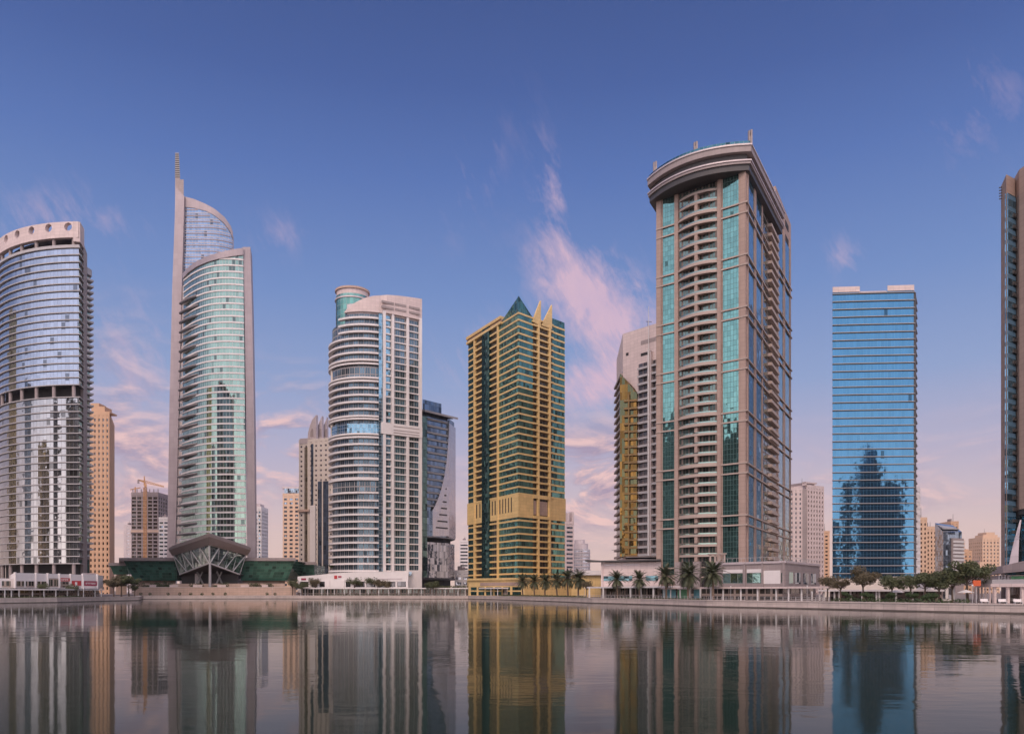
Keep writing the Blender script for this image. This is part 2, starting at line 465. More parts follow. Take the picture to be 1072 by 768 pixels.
M['roofbrown'] = solid('bronze_roof_metal', (0.32, 0.26, 0.24), 0.5, 0.12)
M['steel'] = solid('painted_steel', (0.45, 0.43, 0.43), 0.45, 0.1)
M['whitemetal'] = solid('white_steel', (0.70, 0.68, 0.67), 0.45, 0.06)
M['tan'] = solid('tan_stone', (0.55, 0.40, 0.32), 0.8, 0.12, 0.2, joints=(2.2, 1.2))
M['brown'] = solid('brown_stone', (0.42, 0.305, 0.255), 0.7, 0.1, 0.15, joints=(1.8, 1.5))
M['brownlight'] = solid('light_brown_stone', (0.46, 0.37, 0.32), 0.7, 0.1, 0.2)
M['gold'] = solid('ochre_render', (0.76, 0.54, 0.24), 0.5, 0.16, 0.15, joints=(2.7, 1.75))
M['orange'] = solid('terracotta_render', (0.66, 0.42, 0.27), 0.75, 0.1, 0.1)
M['sand'] = solid('sand_render', (0.72, 0.50, 0.35), 0.75, 0.1, 0.1)
M['concrete'] = solid('bare_concrete', (0.30, 0.25, 0.25), 0.9, 0.2, 0.15)
M['bark'] = solid('bark', (0.13, 0.095, 0.07), 0.9, 0.25, 1.5)
M['palmbark'] = solid('palm_bark', (0.20, 0.14, 0.10), 0.9, 0.3, 2.0)
M['leaf'] = leafy('tree_leaves', (0.055, 0.075, 0.028), (0.12, 0.125, 0.055))
M['leafdry'] = leafy('dry_tree_leaves', (0.085, 0.070, 0.035), (0.16, 0.125, 0.07))
M['palm'] = leafy('palm_leaves', (0.05, 0.068, 0.034), (0.12, 0.12, 0.06))
M['shrub'] = leafy('shrub_leaves', (0.030, 0.055, 0.018), (0.07, 0.11, 0.035))
M['red'] = solid('red_sign', (0.50, 0.045, 0.05), 0.5, 0.1)
M['magenta'] = solid('crimson_sign', (0.33, 0.03, 0.075), 0.5, 0.1)
M['orangered'] = solid('orange_sign', (0.62, 0.12, 0.04), 0.5, 0.1)
M['turq'] = solid('turquoise_hoarding', (0.14, 0.36, 0.40), 0.5, 0.3, 0.6)
M['greenboard'] = solid('green_hoarding', (0.12, 0.32, 0.16), 0.5, 0.3, 0.6)
M['crane'] = solid('crane_paint', (0.50, 0.27, 0.13), 0.5, 0.1)
# ------------------------------------------------------------------ lake, land, quay
GZ = 1.85                                              # level of the promenade above the water
SHORE = [(-420, 640.0), (-200, 634.5), (-60, 632.0), (0, 631.2), (60, 630.3), (110, 628.9), (146, 628.2), (149, 626.7), (300, 626.4), (490, 626.6), (520, 627.3), (575, 629.2),
         (620, 631.0), (670, 632.3), (740, 634.8), (860, 637.3), (960, 639.8), (1072, 642.2), (1250, 647.0), (1500, 656.0)]
SH = [(px, EYE * FPX / (y - HYP)) for px, y in SHORE]
def shD(px): return interp(SH, px)
def SP(px, back=0.0): return W(px, shD(px) + back)

mb = MB()
mb.face([(-3000, -3000, 0), (3000, -3000, 0), (3000, 3000, 0), (-3000, 3000, 0)])
structure('lake_water', mb, M['water'])
loop = [W(px, D) for px, D in SH]
loop = [(-330, 120), (-300, 20), (-260, -14)] + [(-120, -18), (0, -16), (140, -20), (260, -30), (300, 20), (260, 90)][::1] and ([W(px, D) for px, D in SH] + [(330, 60), (330, -20), (150, -24), (0, -16), (-150, -20), (-330, -22), (-340, 100)])
loop = resample(loop + [loop[0]], 25)[:-1]
mb = MB(); n = len(loop)
def far(p):
    v = (p[0], p[1] - 60); l = ln(v)
    return (v[0] / l * 9000, 60 + v[1] / l * 9000)
for i in range(n):
    a, b = loop[i], loop[(i + 1) % n]
    mid_a, mid_b = lerp(a, far(a), 0.05), lerp(b, far(b), 0.05)
    mb.face([(*a, GZ), (*b, GZ), (*mid_b, GZ), (*mid_a, GZ)][::-1])
    mb.face([(*mid_a, GZ), (*mid_b, GZ), (*far(b), GZ), (*far(a), GZ)][::-1])
structure('ground', mb, M['ground'])
wall = thing('quay_wall', 'long pale stone quay wall along the edge of the lake', 'quay wall', (0, 200, 0))
qp = resample([W(px, D) for px, D in SH], 12)
mb = MB(); mb.ribbon(qp, 0.28, GZ - 0.16, 1.2); part('stone_face', mb, M['quay'], wall)
mb = MB(); mb.ribbon(offset(qp, 0.12), -0.8, 0.28, 1.0); part('waterline_footing', mb, M['quay_dark'], wall)
mb = MB(); mb.ribbon(offset(qp, 0.18), GZ - 0.16, GZ + 0.06, 1.6); part('coping', mb, M['coping'], wall)

def cylinder(mb, c, r, z0, z1, n=14, r1=None): mb.tube((c[0], c[1], z0), (c[0], c[1], z1), r, r1, n)

# ------------------------------------------------------------------ curved office tower at the left edge
def curved_office_tower():
    D = 384.0
    z = lambda py: Z(py, D)
    c = (X(83, D), D + 74.4); front = arc(c, 74.4, 184, 270, 50)
    ch, st, bk = W(87.3, 392), W(91.3, 405), W(86, 446)
    poly = front + [ch, st, bk, W(82, 500), (-281, 490)]
    t = thing('curved_office_tower', 'curved blue glass office tower with stone crown pierced by round holes, at the left edge', 'tower', (c[0], c[1], GZ))
    g1 = glass('silver_blue_glass', (0.34, 0.39, 0.48), 2.0, 3.5, (0.16, 0.16, 0.18), 0.08, 0.0, 0.010, 0.006, 0.10, 0.03)
    g2 = glass('bronze_blue_glass', (0.38, 0.39, 0.40), 2.0, 3.5, (0.16, 0.15, 0.15), 0.10, 0.0, 0.010, 0.010, 0.12, 0.03)
    zt, z1, zg1, zg0, zb = z(249), z(259.5), z(403), z(416), z(590)
    mb = MB(); mb.prism(offset(poly, -5, True), GZ, zt + 2.0); part('core', mb, M['dark'], t)
    sk = offset(poly, -0.35, True)
    mb = MB(); mb.prism(sk, zg1, z1); part('upper_glazing', mb, g1, t)
    mb = MB(); mb.prism(sk, zb, zg0); part('lower_glazing', mb, g2, t)
    lp = front + [ch]
    n1 = 19; h1 = (z1 - zg1) / n1
    mb = MB(); mb.ribbon(offset(lp, 0.45), zg1, zg1 + 0.42, 0.9); o = part('floor_ledge', mb, M['steel'], t)
    stack(o, [h1 * k for k in range(1, n1 + 1)])
    n2 = 23; h2 = (zg0 - zb) / n2
    stack(o, [zb - zg1 + h2 * k for k in range(0, n2 + 1)])
    mb = MB(); cp = offset(front, -1.0)
    L = length(cp); s0 = L - 3.2
    k = 0
    while s0 - 10.2 * k > 0:
        (p, _) = along(cp, s0 - 10.2 * k)
        for za, zb_ in ((z1 + 0.42, zt), (zg0 + 0.42, zg1), (8.0, zb)):
            q = MB(); cylinder(q, p, 0.85, za, zb_); part('column', q, M['granite'], t)
        k += 1
    mb = MB(); mb.ribbon(offset(front, 0.1), z1 + 0.42, z1 + 1.6, 0.5); part('terrace_parapet', mb, M['steel'], t)
    # crown: a curved stone wall with round holes right through it
    za, zc = zt, z(232.5)
    mb = MB()
    out, inn = offset(front, 0.7), offset(front, -1.6)
    Lo = length(out)
    def pt(pth, s): return along(pth, max(0.0, min(s, 1.0)) * (length(pth) - 1e-6))[0]
    nb = 11; hz0, hz1 = zc - 4.5, zc - 0.3
    for i in range(nb):
        s0, s1 = i / nb, (i + 1) / nb
        w = Lo / nb; rr = (hz1 - hz0) / 2 * 0.92; zc0 = (hz0 + hz1) / 2
        N = 24
        circ = [(0.5 + rr * math.cos(2 * math.pi * k / N) / w, zc0 + rr * math.sin(2 * math.pi * k / N)) for k in range(N)]
        sq = []
        for k in range(N):
            a = 2 * math.pi * k / N; ca, sa = math.cos(a), math.sin(a); m_ = max(abs(ca), abs(sa))
            sq.append((0.5 + 0.5 * ca / m_, zc0 + (hz1 - hz0) / 2 * sa / m_))
        P = lambda pth, q: (*pt(pth, s0 + (s1 - s0) * q[0]), q[1])
        for k in range(N):
            j = (k + 1) % N
            mb.face([P(out, circ[k]), P(out, sq[k]), P(out, sq[j]), P(out, circ[j])])
            mb.face([P(inn, circ[j]), P(inn, sq[j]), P(inn, sq[k]), P(inn, circ[k])])
            mb.face([P(out, circ[j]), P(inn, circ[j]), P(inn, circ[k]), P(out, circ[k])])
    mb.ribbon(out, za, hz0, 2.3); mb.ribbon(out, hz1, zc, 2.3)
    for e in (0.0, 1.0):
        a, b = pt(out, e), pt(inn, e); mb.face([(*a, za), (*b, za), (*b, zc), (*a, zc)])
    crown = part('crown', mb, M['pink'], t)
    mb = MB(); mb.prism([add(ch, (-1.5, 0)), ch, st, (st[0] - 12, st[1] + 12), (ch[0] - 8, ch[1] + 8)], GZ, z(246.5)); part('stair_shaft', mb, M['granite'], t)
    mb = MB(); mb.ribbon([add(front[-1], (0.5, -0.2)), add(ch, (0.6, -0.3))], zt - 2, zc, 3.0); part('crown_end_wall', mb, M['pink'], t)
    # triangular balconies down the right flank
    e = st; w_ = W(98.2, 408)
    mb = MB(); mb.prism([e, w_, (e[0] - 6, e[1] + 10)], z(275), z(275) + [0.9, 0.9, 0.9][0]); o = part('flank_balcony', mb, M['steel'], t)
    nf = 46; top = z(275); hh = (top - 22) / nf
    stack(o, [-hh * k for k in range(1, nf)])
    mb = MB(); mb.prism([st, W(94.0, 410), (st[0] - 14, st[1] + 24)], GZ, z(268)); part('flank_glazing', mb, g1, t)
    mb = MB(); mb.prism([st, W(96.2, 409), (st[0] - 9, st[1] + 15)], z(268) , z(261)); part('flank_cap', mb, M['steel'], t)
curved_office_tower()

# ------------------------------------------------------------------ twin-leaf tower with spire
def leaf_tower():
    t = thing('spired_leaf_tower', 'tallest tower, two curved leaf slabs of green glass with a spire', 'tower', (X(222, 575), 575, GZ))
    gb = glass('sea_green_glass', (0.25, 0.37, 0.32), 2.2, 4.4, (0.55, 0.52, 0.52), 0.16, 1.15, 0.007, 0.004, 0.15, 0.07, (0.10, 0.15, 0.14), 0.85)
    ga = glass('pale_blue_glass', (0.22, 0.30, 0.42), 2.2, 4.4, (0.52, 0.46, 0.46), 0.12, 0.55, 0.008, 0.004, 0.16, 0.05)
    # back slab
    DA = 600.0
    n = 24; us = [i / n for i in range(n + 1)]
    topA = [(185, 205), (193, 206), (203, 208.5), (215, 213.5), (225, 219), (235, 227.5), (241, 236), (243.5, 243)]
    pxs = [192 + (243.5 - 192) * u for u in us]
    pathA = [W(px, DA + 26 * max(0, u - 0.45) ** 2.2) for px, u in zip(pxs, us)]
    zA = [Z(interp(topA, px), p[1]) for px, p in zip(pxs, pathA)]
    mb = MB(); mb.ribbon(pathA, 150.0, [z_ - 4.5 for z_ in zA], 2.0); part('rear_slab_glazing', mb, ga, t)
    rimA = offset(pathA, 0.5)
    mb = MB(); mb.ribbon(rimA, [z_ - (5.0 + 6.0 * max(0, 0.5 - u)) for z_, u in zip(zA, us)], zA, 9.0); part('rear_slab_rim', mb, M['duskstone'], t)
    for k in range(0, 33):
        zz = 152 + 4.4 * k
        idx = [i for i in range(n + 1) if zA[i] - 6 > zz + 1]
        if len(idx) < 3: continue
        mb = MB(); mb.ribbon([offset(pathA, 0.3)[i] for i in idx], zz, zz + 0.7, 0.8); part('rear_floor_ledge', mb, M['duskstone'], t)
    p, q = W(170, 598.5), W(260, 598.5)
    mb = MB(); mb.plate(p, q, [(184.3, 196), (193.5, 206), (193, 230), (191, 300), (188, 420), (184, 588), (175.5, 588), (178.2, 420), (181.0, 300), (183.6, 230)], -14, 1.2)
    part('concrete_edge', mb, M['duskstone'], t)
    gw = winwall('white_punched_windows', (0.56, 0.49, 0.48), (0.16, 0.18, 0.20), 3.0, 5.6, 0.22, 0.85, 0.25, 0.72)
    mb = MB(); mb.plate(p, q, [(191, 300), (198, 300), (196, 420), (194, 588), (184, 588), (188, 420)], -10, 0.2); part('flank_wall', mb, gw, t)
    # spire
    sp = [W(183.4, 604), W(189.5, 604), W(189.3, 609), W(183.8, 609)]
    mb = MB()
    def loft(a, b, za, zb):
        for i in range(len(a)):
            j = (i + 1) % len(a)
            mb.face([(*a[i], za), (*a[j], za), (*b[j], zb), (*b[i], zb)])
        mb.face([(*q_, zb) for q_ in b]); mb.face([(*q_, za) for q_ in a[::-1]])
    ztip, zm, zl = Z(159, 604), Z(186, 604), Z(235, 604)
    b0 = [W(183.2, 604), W(191.5, 604), W(191.0, 611), W(183.8, 611)]
    b1 = [W(183.3, 604), W(188.4, 604), W(188.0, 608), W(183.6, 608)]
    b2 = [W(183.5, 604), W(187.0, 604), W(186.8, 606), W(183.8, 606)]
    loft(b0, b1, zl, zm); spire = part('spire', mb, M['granite'], t)
    mb = MB(); loft(b1, b2, zm, ztip - 1.5); part('spire_tip', mb, M['darkmetal'], t)
    mb = MB(); k0 = 12
    for k in range(k0):
        f = (k + 0.5) / k0; zz = zm + (ztip - zm) * f * 0.97
        mb.ribbon(offset([lerp(b1[i], b2[i], f) for i in range(4)], 0.15, True), zz, zz + 0.5, 0.3, True)
    part('spire_rungs', mb, M['steel'], t)
    mb = MB(); mb.prism([W(187.5, 603), W(192.3, 603), W(192, 610), W(187.5, 610)], Z(235, 603), Z(188, 603)); part('spire_shoulder', mb, M['granite'], t)
    # front slab: grows a little wider towards the ground
    DB = 556.0
    n = 40; us = [i / n for i in range(n + 1)]
    def pathB(zz, off=0.0):
        g = 1 - zz / 240.0
        l, r = 192.5 - 3.5 * g, 254.5 + 4.0 * g
        pth = []
        for u in us:
            px = l + (r - l) * (1 - (1 - u) ** 1.25)
            pth.append(W(px, DB + 30 * (1 - u) ** 4.2 + 4 * u * u))
        return offset(pth, off) if off else pth
    topB = [(188, 293), (192, 288), (198, 281), (207, 274.5), (218, 269.5), (230, 265.6), (243, 262.6), (256, 260.5), (262, 260)]
    P0 = pathB(230)
    ztop = [Z(interp(topB, CXP + FPX * p_[0] / p_[1]), p_[1]) for p_ in P0]
    h = 4.4; z0 = 27.6; nf = 48
    mb = MB(); u0 = [0]
    for a, b in zip(P0, P0[1:]): u0.append(u0[-1] + ln(sub(b, a)))
    lev = [z0 + h * k for k in range(nf + 1)]
    for k in range(nf):
        A, B = pathB(lev[k]), pathB(lev[k + 1])
        for i in range(n):
            if min(ztop[i], ztop[i + 1]) < lev[k]: continue
            zb_ = [min(lev[k + 1], ztop[i]), min(lev[k + 1], ztop[i + 1])]
            mb.face([(*A[i], lev[k]), (*A[i + 1], lev[k]), (*B[i + 1], zb_[1]), (*B[i], zb_[0])], [(u0[i], lev[k] - z0), (u0[i + 1], lev[k] - z0), (u0[i + 1], zb_[1] - z0), (u0[i], zb_[0] - z0)])
    part('front_slab_glazing', mb, gb, t)
    for k in range(nf):
        idx = [i for i in range(n + 1) if ztop[i] - 3 > lev[k] + 1]
        if len(idx) < 4: continue
        pb = pathB(lev[k], 0.45)
        mb = MB(); mb.ribbon([pb[i] for i in idx], lev[k] - 0.1, lev[k] + 0.75, 0.7); part('floor_ledge', mb, M['white'], t)
    for k in range(26):
        zz = 38 + 7.0 * k
        if zz > 214: break
        pb = pathB(zz)
        seg = [pb[i] for i in range(0, 9)]
        of = [add(p_, mul(nrm(seg[max(0, i - 1)], seg[min(8, i + 1)]), 3.0 * (1 - (i / 8) ** 1.3) + 0.3)) for i, p_ in enumerate(seg)]
        mb = MB(); mb.ribbon(of, zz + 0.25, zz + 0.8, 1.8); o = part('curved_balcony', mb, M['granite'], t)
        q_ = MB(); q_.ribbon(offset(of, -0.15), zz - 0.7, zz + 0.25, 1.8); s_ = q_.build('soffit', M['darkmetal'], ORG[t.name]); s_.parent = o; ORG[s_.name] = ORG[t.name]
    rim = offset(P0, 0.9)
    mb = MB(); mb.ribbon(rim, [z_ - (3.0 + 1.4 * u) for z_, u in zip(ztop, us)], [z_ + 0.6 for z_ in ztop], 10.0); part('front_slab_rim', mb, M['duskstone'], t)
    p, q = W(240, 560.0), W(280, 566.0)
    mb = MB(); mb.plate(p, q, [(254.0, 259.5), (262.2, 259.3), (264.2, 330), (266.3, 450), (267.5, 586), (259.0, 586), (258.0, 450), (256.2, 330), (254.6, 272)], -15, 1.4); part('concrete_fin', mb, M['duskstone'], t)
    base = pathB(0, -0.5)
    core = base + [W(262, 590), W(190, 600)]
    mb = MB(); mb.prism(core, GZ, 27.6); part('base_wall', mb, gw, t)
    mb = MB(); core2 = [add(p_, (0, 3.5)) for p_ in pathB(200)[6:]] + [W(258, 588), W(196, 602)]
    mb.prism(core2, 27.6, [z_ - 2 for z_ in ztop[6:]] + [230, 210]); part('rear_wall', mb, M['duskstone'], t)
    backA = [add(p_, (0, 2.2)) for p_ in pathA] + [W(242, 626), W(188, 626)]
    mb = MB(); mb.prism(backA, GZ, [z_ - 3 for z_ in zA] + [zA[-1] - 3, zA[0] - 3]); part('rear_core', mb, M['duskstone'], t)
leaf_tower()

def prow_pavilion():
    t = thing('prow_pavilion', 'glass exchange hall with an upswept pointed roof on white trusses', 'pavilion', (X(219, 500), 500, GZ))
    g = glass('hall_glass', (0.30, 0.39, 0.36), 2.2, 2.2, (0.20, 0.19, 0.18), 0.10, 0.10, 0.02, 0.006, 0.35, 0.1)
    def V(px, py, D): return Vector((*W(px, D), Z(py, D)))
    # prow corners (left, tip, right), top and bottom edges of the glass
    TL, TT, TR = V(181.5, 580, 505), V(219.3, 570, 474), V(257.5, 580, 505)
    BL, BT, BR = V(188.5, 601, 503), V(219.3, 589.3, 474), V(250.5, 601, 503)
    back = Vector((0, 34, 0)); backr = Vector((17, 34, 0)) * 1.0; backr.x = BR.x / BR.y * 34
    mb = MB()
    def quad(a, b, c, d, w):
        hh = (c - b).length
        mb.face([a, b, c, d], [(0, 0), (w, 0), (w, hh), (0, hh)])
    quad(BL, BT, TT, TL, (BT - BL).length); quad(BT, BR, TR, TT, (BR - BT).length)
    quad(BL + back, BL, TL, TL + back, 34); quad(BR, BR + backr, TR + backr, TR, 34)
    part('glass_prow', mb, g, t)
    mb = MB(); mb.face([BL + back, BR + back, BR, BT, BL]); mb.face([p_ + Vector((0, 0, -0.5)) for p_ in (BL, BT, BR, BR + back, BL + back)])
    for a, b in ((BL, BT), (BT, BR), (BR, BR + back), (BL + back, BL)):
        mb.face([a + Vector((0, 0, -0.5)), b + Vector((0, 0, -0.5)), b, a])
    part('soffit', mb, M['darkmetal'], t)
    # trusses
    def face_truss(b0, b1, t0, t1, segs, flip):
        nn = Vector((-(b1 - b0).y, (b1 - b0).x, 0)).normalized() * -0.3
        if nn.y > 0: nn = -nn
        mk = lambda a, b, w: (lambda m_: (m_.bar(a + nn, b + nn, w, w), part('truss_bar', m_, M['whitemetal'], t)))(MB())
        mk(b0, b1, 0.75); mk(t0, t1, 0.75)
        for i in range(segs + 1):
            f = i / segs
            a, b = b0.lerp(b1, f), t0.lerp(t1, f)
            mk(a, b, 0.25)
            if i < segs:
                f2 = (i + 1) / segs
                if flip: mk(t0.lerp(t1, f), b0.lerp(b1, f2), 0.45)
                else: mk(b0.lerp(b1, f), t0.lerp(t1, f2), 0.45)
    face_truss(BL, BT, TL, TT, 4, True); face_truss(BT, BR, TT, TR, 4, False)
    # roof
    RL, RT, RR = V(176.5, 575.5, 502), V(219.3, 561.5, 468), V(262.8, 575.5, 502)
    mb = MB(); th = Vector((0, 0, 2.6))
    Bk = Vector((0, 42, 2.0))
    KL, KR = V(181, 575.5, 546) , V(257, 575.5, 546); KL.z = RL.z + 2; KR.z = RR.z + 2
    low = [RL, RT, RR, KR, KL]
    ins = [RL.lerp(TL, 0.7) + Vector((0, 0, -1.6)), RT.lerp(TT, 0.7) + Vector((0, 0, -1.4)), RR.lerp(TR, 0.7) + Vector((0, 0, -1.6)), KR - Vector((2, 0, 2)), KL - Vector((-2, 0, 2))]
    for i in range(5):
        j = (i + 1) % 5
        mb.face([low[i], low[j], low[j] + th * 0.6, low[i] + th * 0.6])
        mb.face([ins[i], ins[j], low[j], low[i]])
    mb.face([p_ + th * 0.6 for p_ in low]); mb.face(ins[::-1])
    part('roof', mb, M['roofbrown'], t)
    top = [low[0].lerp(low[3], 0.04), low[1].lerp((low[3] + low[4]) / 2, 0.04), low[2].lerp(low[4], 0.04), low[3], low[4]]
    mb = MB()
    for i in range(5):
        j = (i + 1) % 5
        mb.face([top[i] + th * 0.6, top[j] + th * 0.6, top[j] + th, top[i] + th])
    mb.face([p_ + th for p_ in top]); part('roof_fascia', mb, M['granite'], t)
    mb = MB(); mb.tube((BT.x, BT.y + 0.8, GZ), (BT.x, BT.y + 0.8, BT.z), 0.9, 0.7, 12); part('mast_column', mb, M['steel'], t)
    for px, px2 in ((205, 212), (213, 206), (226, 232), (233, 227)):
        a, b = V(px, 612, 498), V(px2, 598, 500)
        mb = MB(); mb.bar(a, b, 0.8, 0.8); part('raking_column', mb, M['steel'], t)
    mb = MB(); mb.prism([W(190, 506), W(249, 506), W(249, 530), W(190, 530)], GZ, Z(600, 506)); part('hall_wall', mb, M['darkmetal'], t)
    mb = MB(); mb.prism([W(204, 503), W(209, 503), W(209, 506), W(204, 506)], GZ + 4.5, Z(600, 503)); part('doorway_screen', mb, M['white'], t)
prow_pavilion()

def glass_wing(label, pts, D, roofpx, mat):
    """leaning green glass block: pts = top-left, top-right, bottom-right, bottom-left in photo pixels"""
    (a, b, c, d) = pts
    t = thing('glass_wing', label, 'glass hall', (X((a[0] + b[0]) / 2, D), D, GZ))
    V = lambda p_, dd=0: Vector((*W(p_[0], D + dd), Z(p_[1], D)))
    A, B, C_, E = V(a, -3), V(b, -3), V(c), V(d)
    bk = Vector((0, 30, 0))
    mb = MB(); w = (B - A).length; hh = (A - E).length
    mb.face([E, C_, B, A], [(0, 0), (w, 0), (w, hh), (0, hh)])
    mb.face([E + bk, E, A, A + bk], [(0, 0), (30, 0), (30, hh), (0, hh)]); mb.face([C_, C_ + bk, B + bk, B], [(0, 0), (30, 0), (30, hh), (0, hh)])
    mb.face([C_ + bk, E + bk, A + bk, B + bk]); mb.face([A, B, B + bk, A + bk]); mb.face([E, E + bk, C_ + bk, C_])
    part('leaning_glass', mb, mat, t)
    z = A.z
    mb = MB(); mb.prism([W(roofpx[0], D - 5), W(roofpx[1], D - 5), W(roofpx[1], D + 32), W(roofpx[0], D + 32)], z + 0.003, z + 1.9); part('roof', mb, M['granite'], t)
    mb = MB(); mb.prism([W(d[0] + 2, D + 4), W(c[0] - 2, D + 4), W(c[0] - 2, D + 28), W(d[0] + 2, D + 28)], GZ, Z(d[1], D) - 0.02); part('plinth', mb, M['tan'], t)
gw_ = glass('bottle_green_glass', (0.075, 0.21, 0.155), 2.4, 1.9, (0.05, 0.09, 0.075), 0.09, 0.16, 0.014, 0.006, 0.35, 0.06, None, 0.5)
glass_wing('wide green glass wing left of the pointed exchange hall', [(129.5, 587), (184, 587), (186, 607.5), (141, 607.5)], 512, (124.5, 185), gw_)
glass_wing('wide green glass wing right of the pointed exchange hall', [(254, 587), (308.5, 587), (300.5, 607.5), (252, 607.5)], 512, (252, 309.5), gw_)
glass_wing('small green glass pod beside the terracotta tower', [(115, 592), (132.5, 592), (134.5, 601), (119, 601)], 540, (113.5, 134), gw_)
glass_wing('small green glass pod left of the white balcony tower', [(308.5, 591), (329, 591), (329, 604), (309.5, 604)], 540, (307.5, 330.5), gw_)

def leafblob(mb, c, r, n, s, rnd):
    """n leaf faces of size s scattered through an ellipsoid, denser near its skin"""
    for _ in range(n):
        while True:
            v = Vector((rnd.uniform(-1, 1), rnd.uniform(-1, 1), rnd.uniform(-1, 1)))
            if 0.02 < v.length < 1: break
        v = v.normalized() * (v.length ** 0.45)
        p = Vector((c[0] + v.x * r[0], c[1] + v.y * r[1], c[2] + v.z * r[2]))
        d = (v + Vector((rnd.uniform(-.9, .9), rnd.uniform(-.9, .9), rnd.uniform(-.4, 1.0)))).normalized()
        e = d.cross(Vector((rnd.uniform(-1, 1), rnd.uniform(-1, 1), rnd.uniform(-1, 1)))).normalized() * s * rnd.uniform(.6, 1.2); g = d.cross(e) * 0.6
        mb.face([p - e, p + g * 0.8, p + e, p - g * 0.8])

def terraces():
    # tan stepped garden walls in front of the pavilion
    lo = thing('garden_wall', 'low tan stone wall along the water below the exchange hall', 'garden wall', (*W(220, 460), GZ))
    mb = MB(); mb.prism([W(140, 462), W(310, 462), W(310, 463.5), W(140, 463.5)], GZ, Z(617.2, 462) + 1.5)
    part('stone_face', mb, M['tan'], lo)
    mb = MB(); mb.prism([W(139.8, 461.8), W(310.2, 461.8), W(310.2, 463.7), W(139.8, 463.7)], Z(617.2, 462) + 1.503, Z(617.2, 462) + 1.75); part('coping', mb, M['coping'], lo)
    hi = thing('garden_wall', 'upper tan stone terrace wall under the green glass wings', 'garden wall', (*W(220, 476), GZ))
    mb = MB(); mb.prism([W(150, 478), W(298, 478), W(298, 504), W(150, 504)], GZ, Z(610.5, 478)); part('stone_face', mb, M['tan'], hi)
    spots = [(156.5, 163.5, 'between a shrub and the left end of the terrace'), (177.5, 186.5, 'under the left tip of the pointed roof'), (202, 211.5, 'just left of the mast column'),
             (227.5, 236.5, 'just right of the mast column'), (252, 260.5, 'under the right tip of the pointed roof'), (274, 280.5, 'under the right green wing')]
    rnd = random.Random(3)
    for a, b, s in spots:
        t = thing('stone_planter', 'square tan stone planter ' + s, 'planter', (*W((a + b) / 2, 465), GZ), 'stone planters on the terrace')
        mb = MB(); mb.prism([W(a, 464.2), W(b, 464.2), W(b, 469), W(a, 469)], GZ, Z(612.2, 465)); part('block', mb, M['pink'], t)
        mb = MB(); mb.prism([W(a - 0.3, 464.0), W(b + 0.3, 464.0), W(b + 0.3, 469.2), W(a - 0.3, 469.2)], Z(612.2, 465) + .003, Z(612.2, 465) + 0.35); part('rim', mb, M['coping'], t)
    for i, (px, s) in enumerate([(147.5, 'at the left end of the tan garden wall'), (157, 'below the leftmost stone planter'), (176, 'below the second stone planter'), (188, 'right of the second stone planter'), (199.5, 'left of the planter by the mast'),
                             (211.5, 'near the foot of the mast column'), (223, 'right of the mast column'), (236, 'below the fourth stone planter'), (279.5, 'below the last stone planter'), (288, 'at the right end of the tan garden wall')]):
        mb = MB(); c_ = W(px, 459.5); leafblob(mb, (c_[0], c_[1], GZ + 0.85), (0.95, 0.95, 0.85), 90, 0.28, rnd)
        solo('round_shrub', mb, M['shrub'], 'small dark round shrub ' + s, 'shrub', (*c_, GZ), 'clipped shrubs along the garden wall')
    for px0, px1, s in ((150, 176, 'left wing'), (200, 214, 'hall left of the mast'), (224, 240, 'hall right of the mast'), (262, 286, 'right wing')):
        mb = MB()
        for k in range(int((px1 - px0) / 1.6)):
            c_ = W(px0 + 1.6 * k + rnd.uniform(-.4, .4), 474.5)
            leafblob(mb, (c_[0], c_[1], Z(611, 475) - 2.2 + rnd.uniform(0, 2.2)), (1.5, 1.0, 1.3), 60, 0.4, rnd)
        solo('hedge', mb, M['leaf'], 'dark loose hedge on the terrace below the ' + s, 'hedge', (*W((px0 + px1) / 2, 474.5), GZ), 'hedges on the terrace')
terraces()
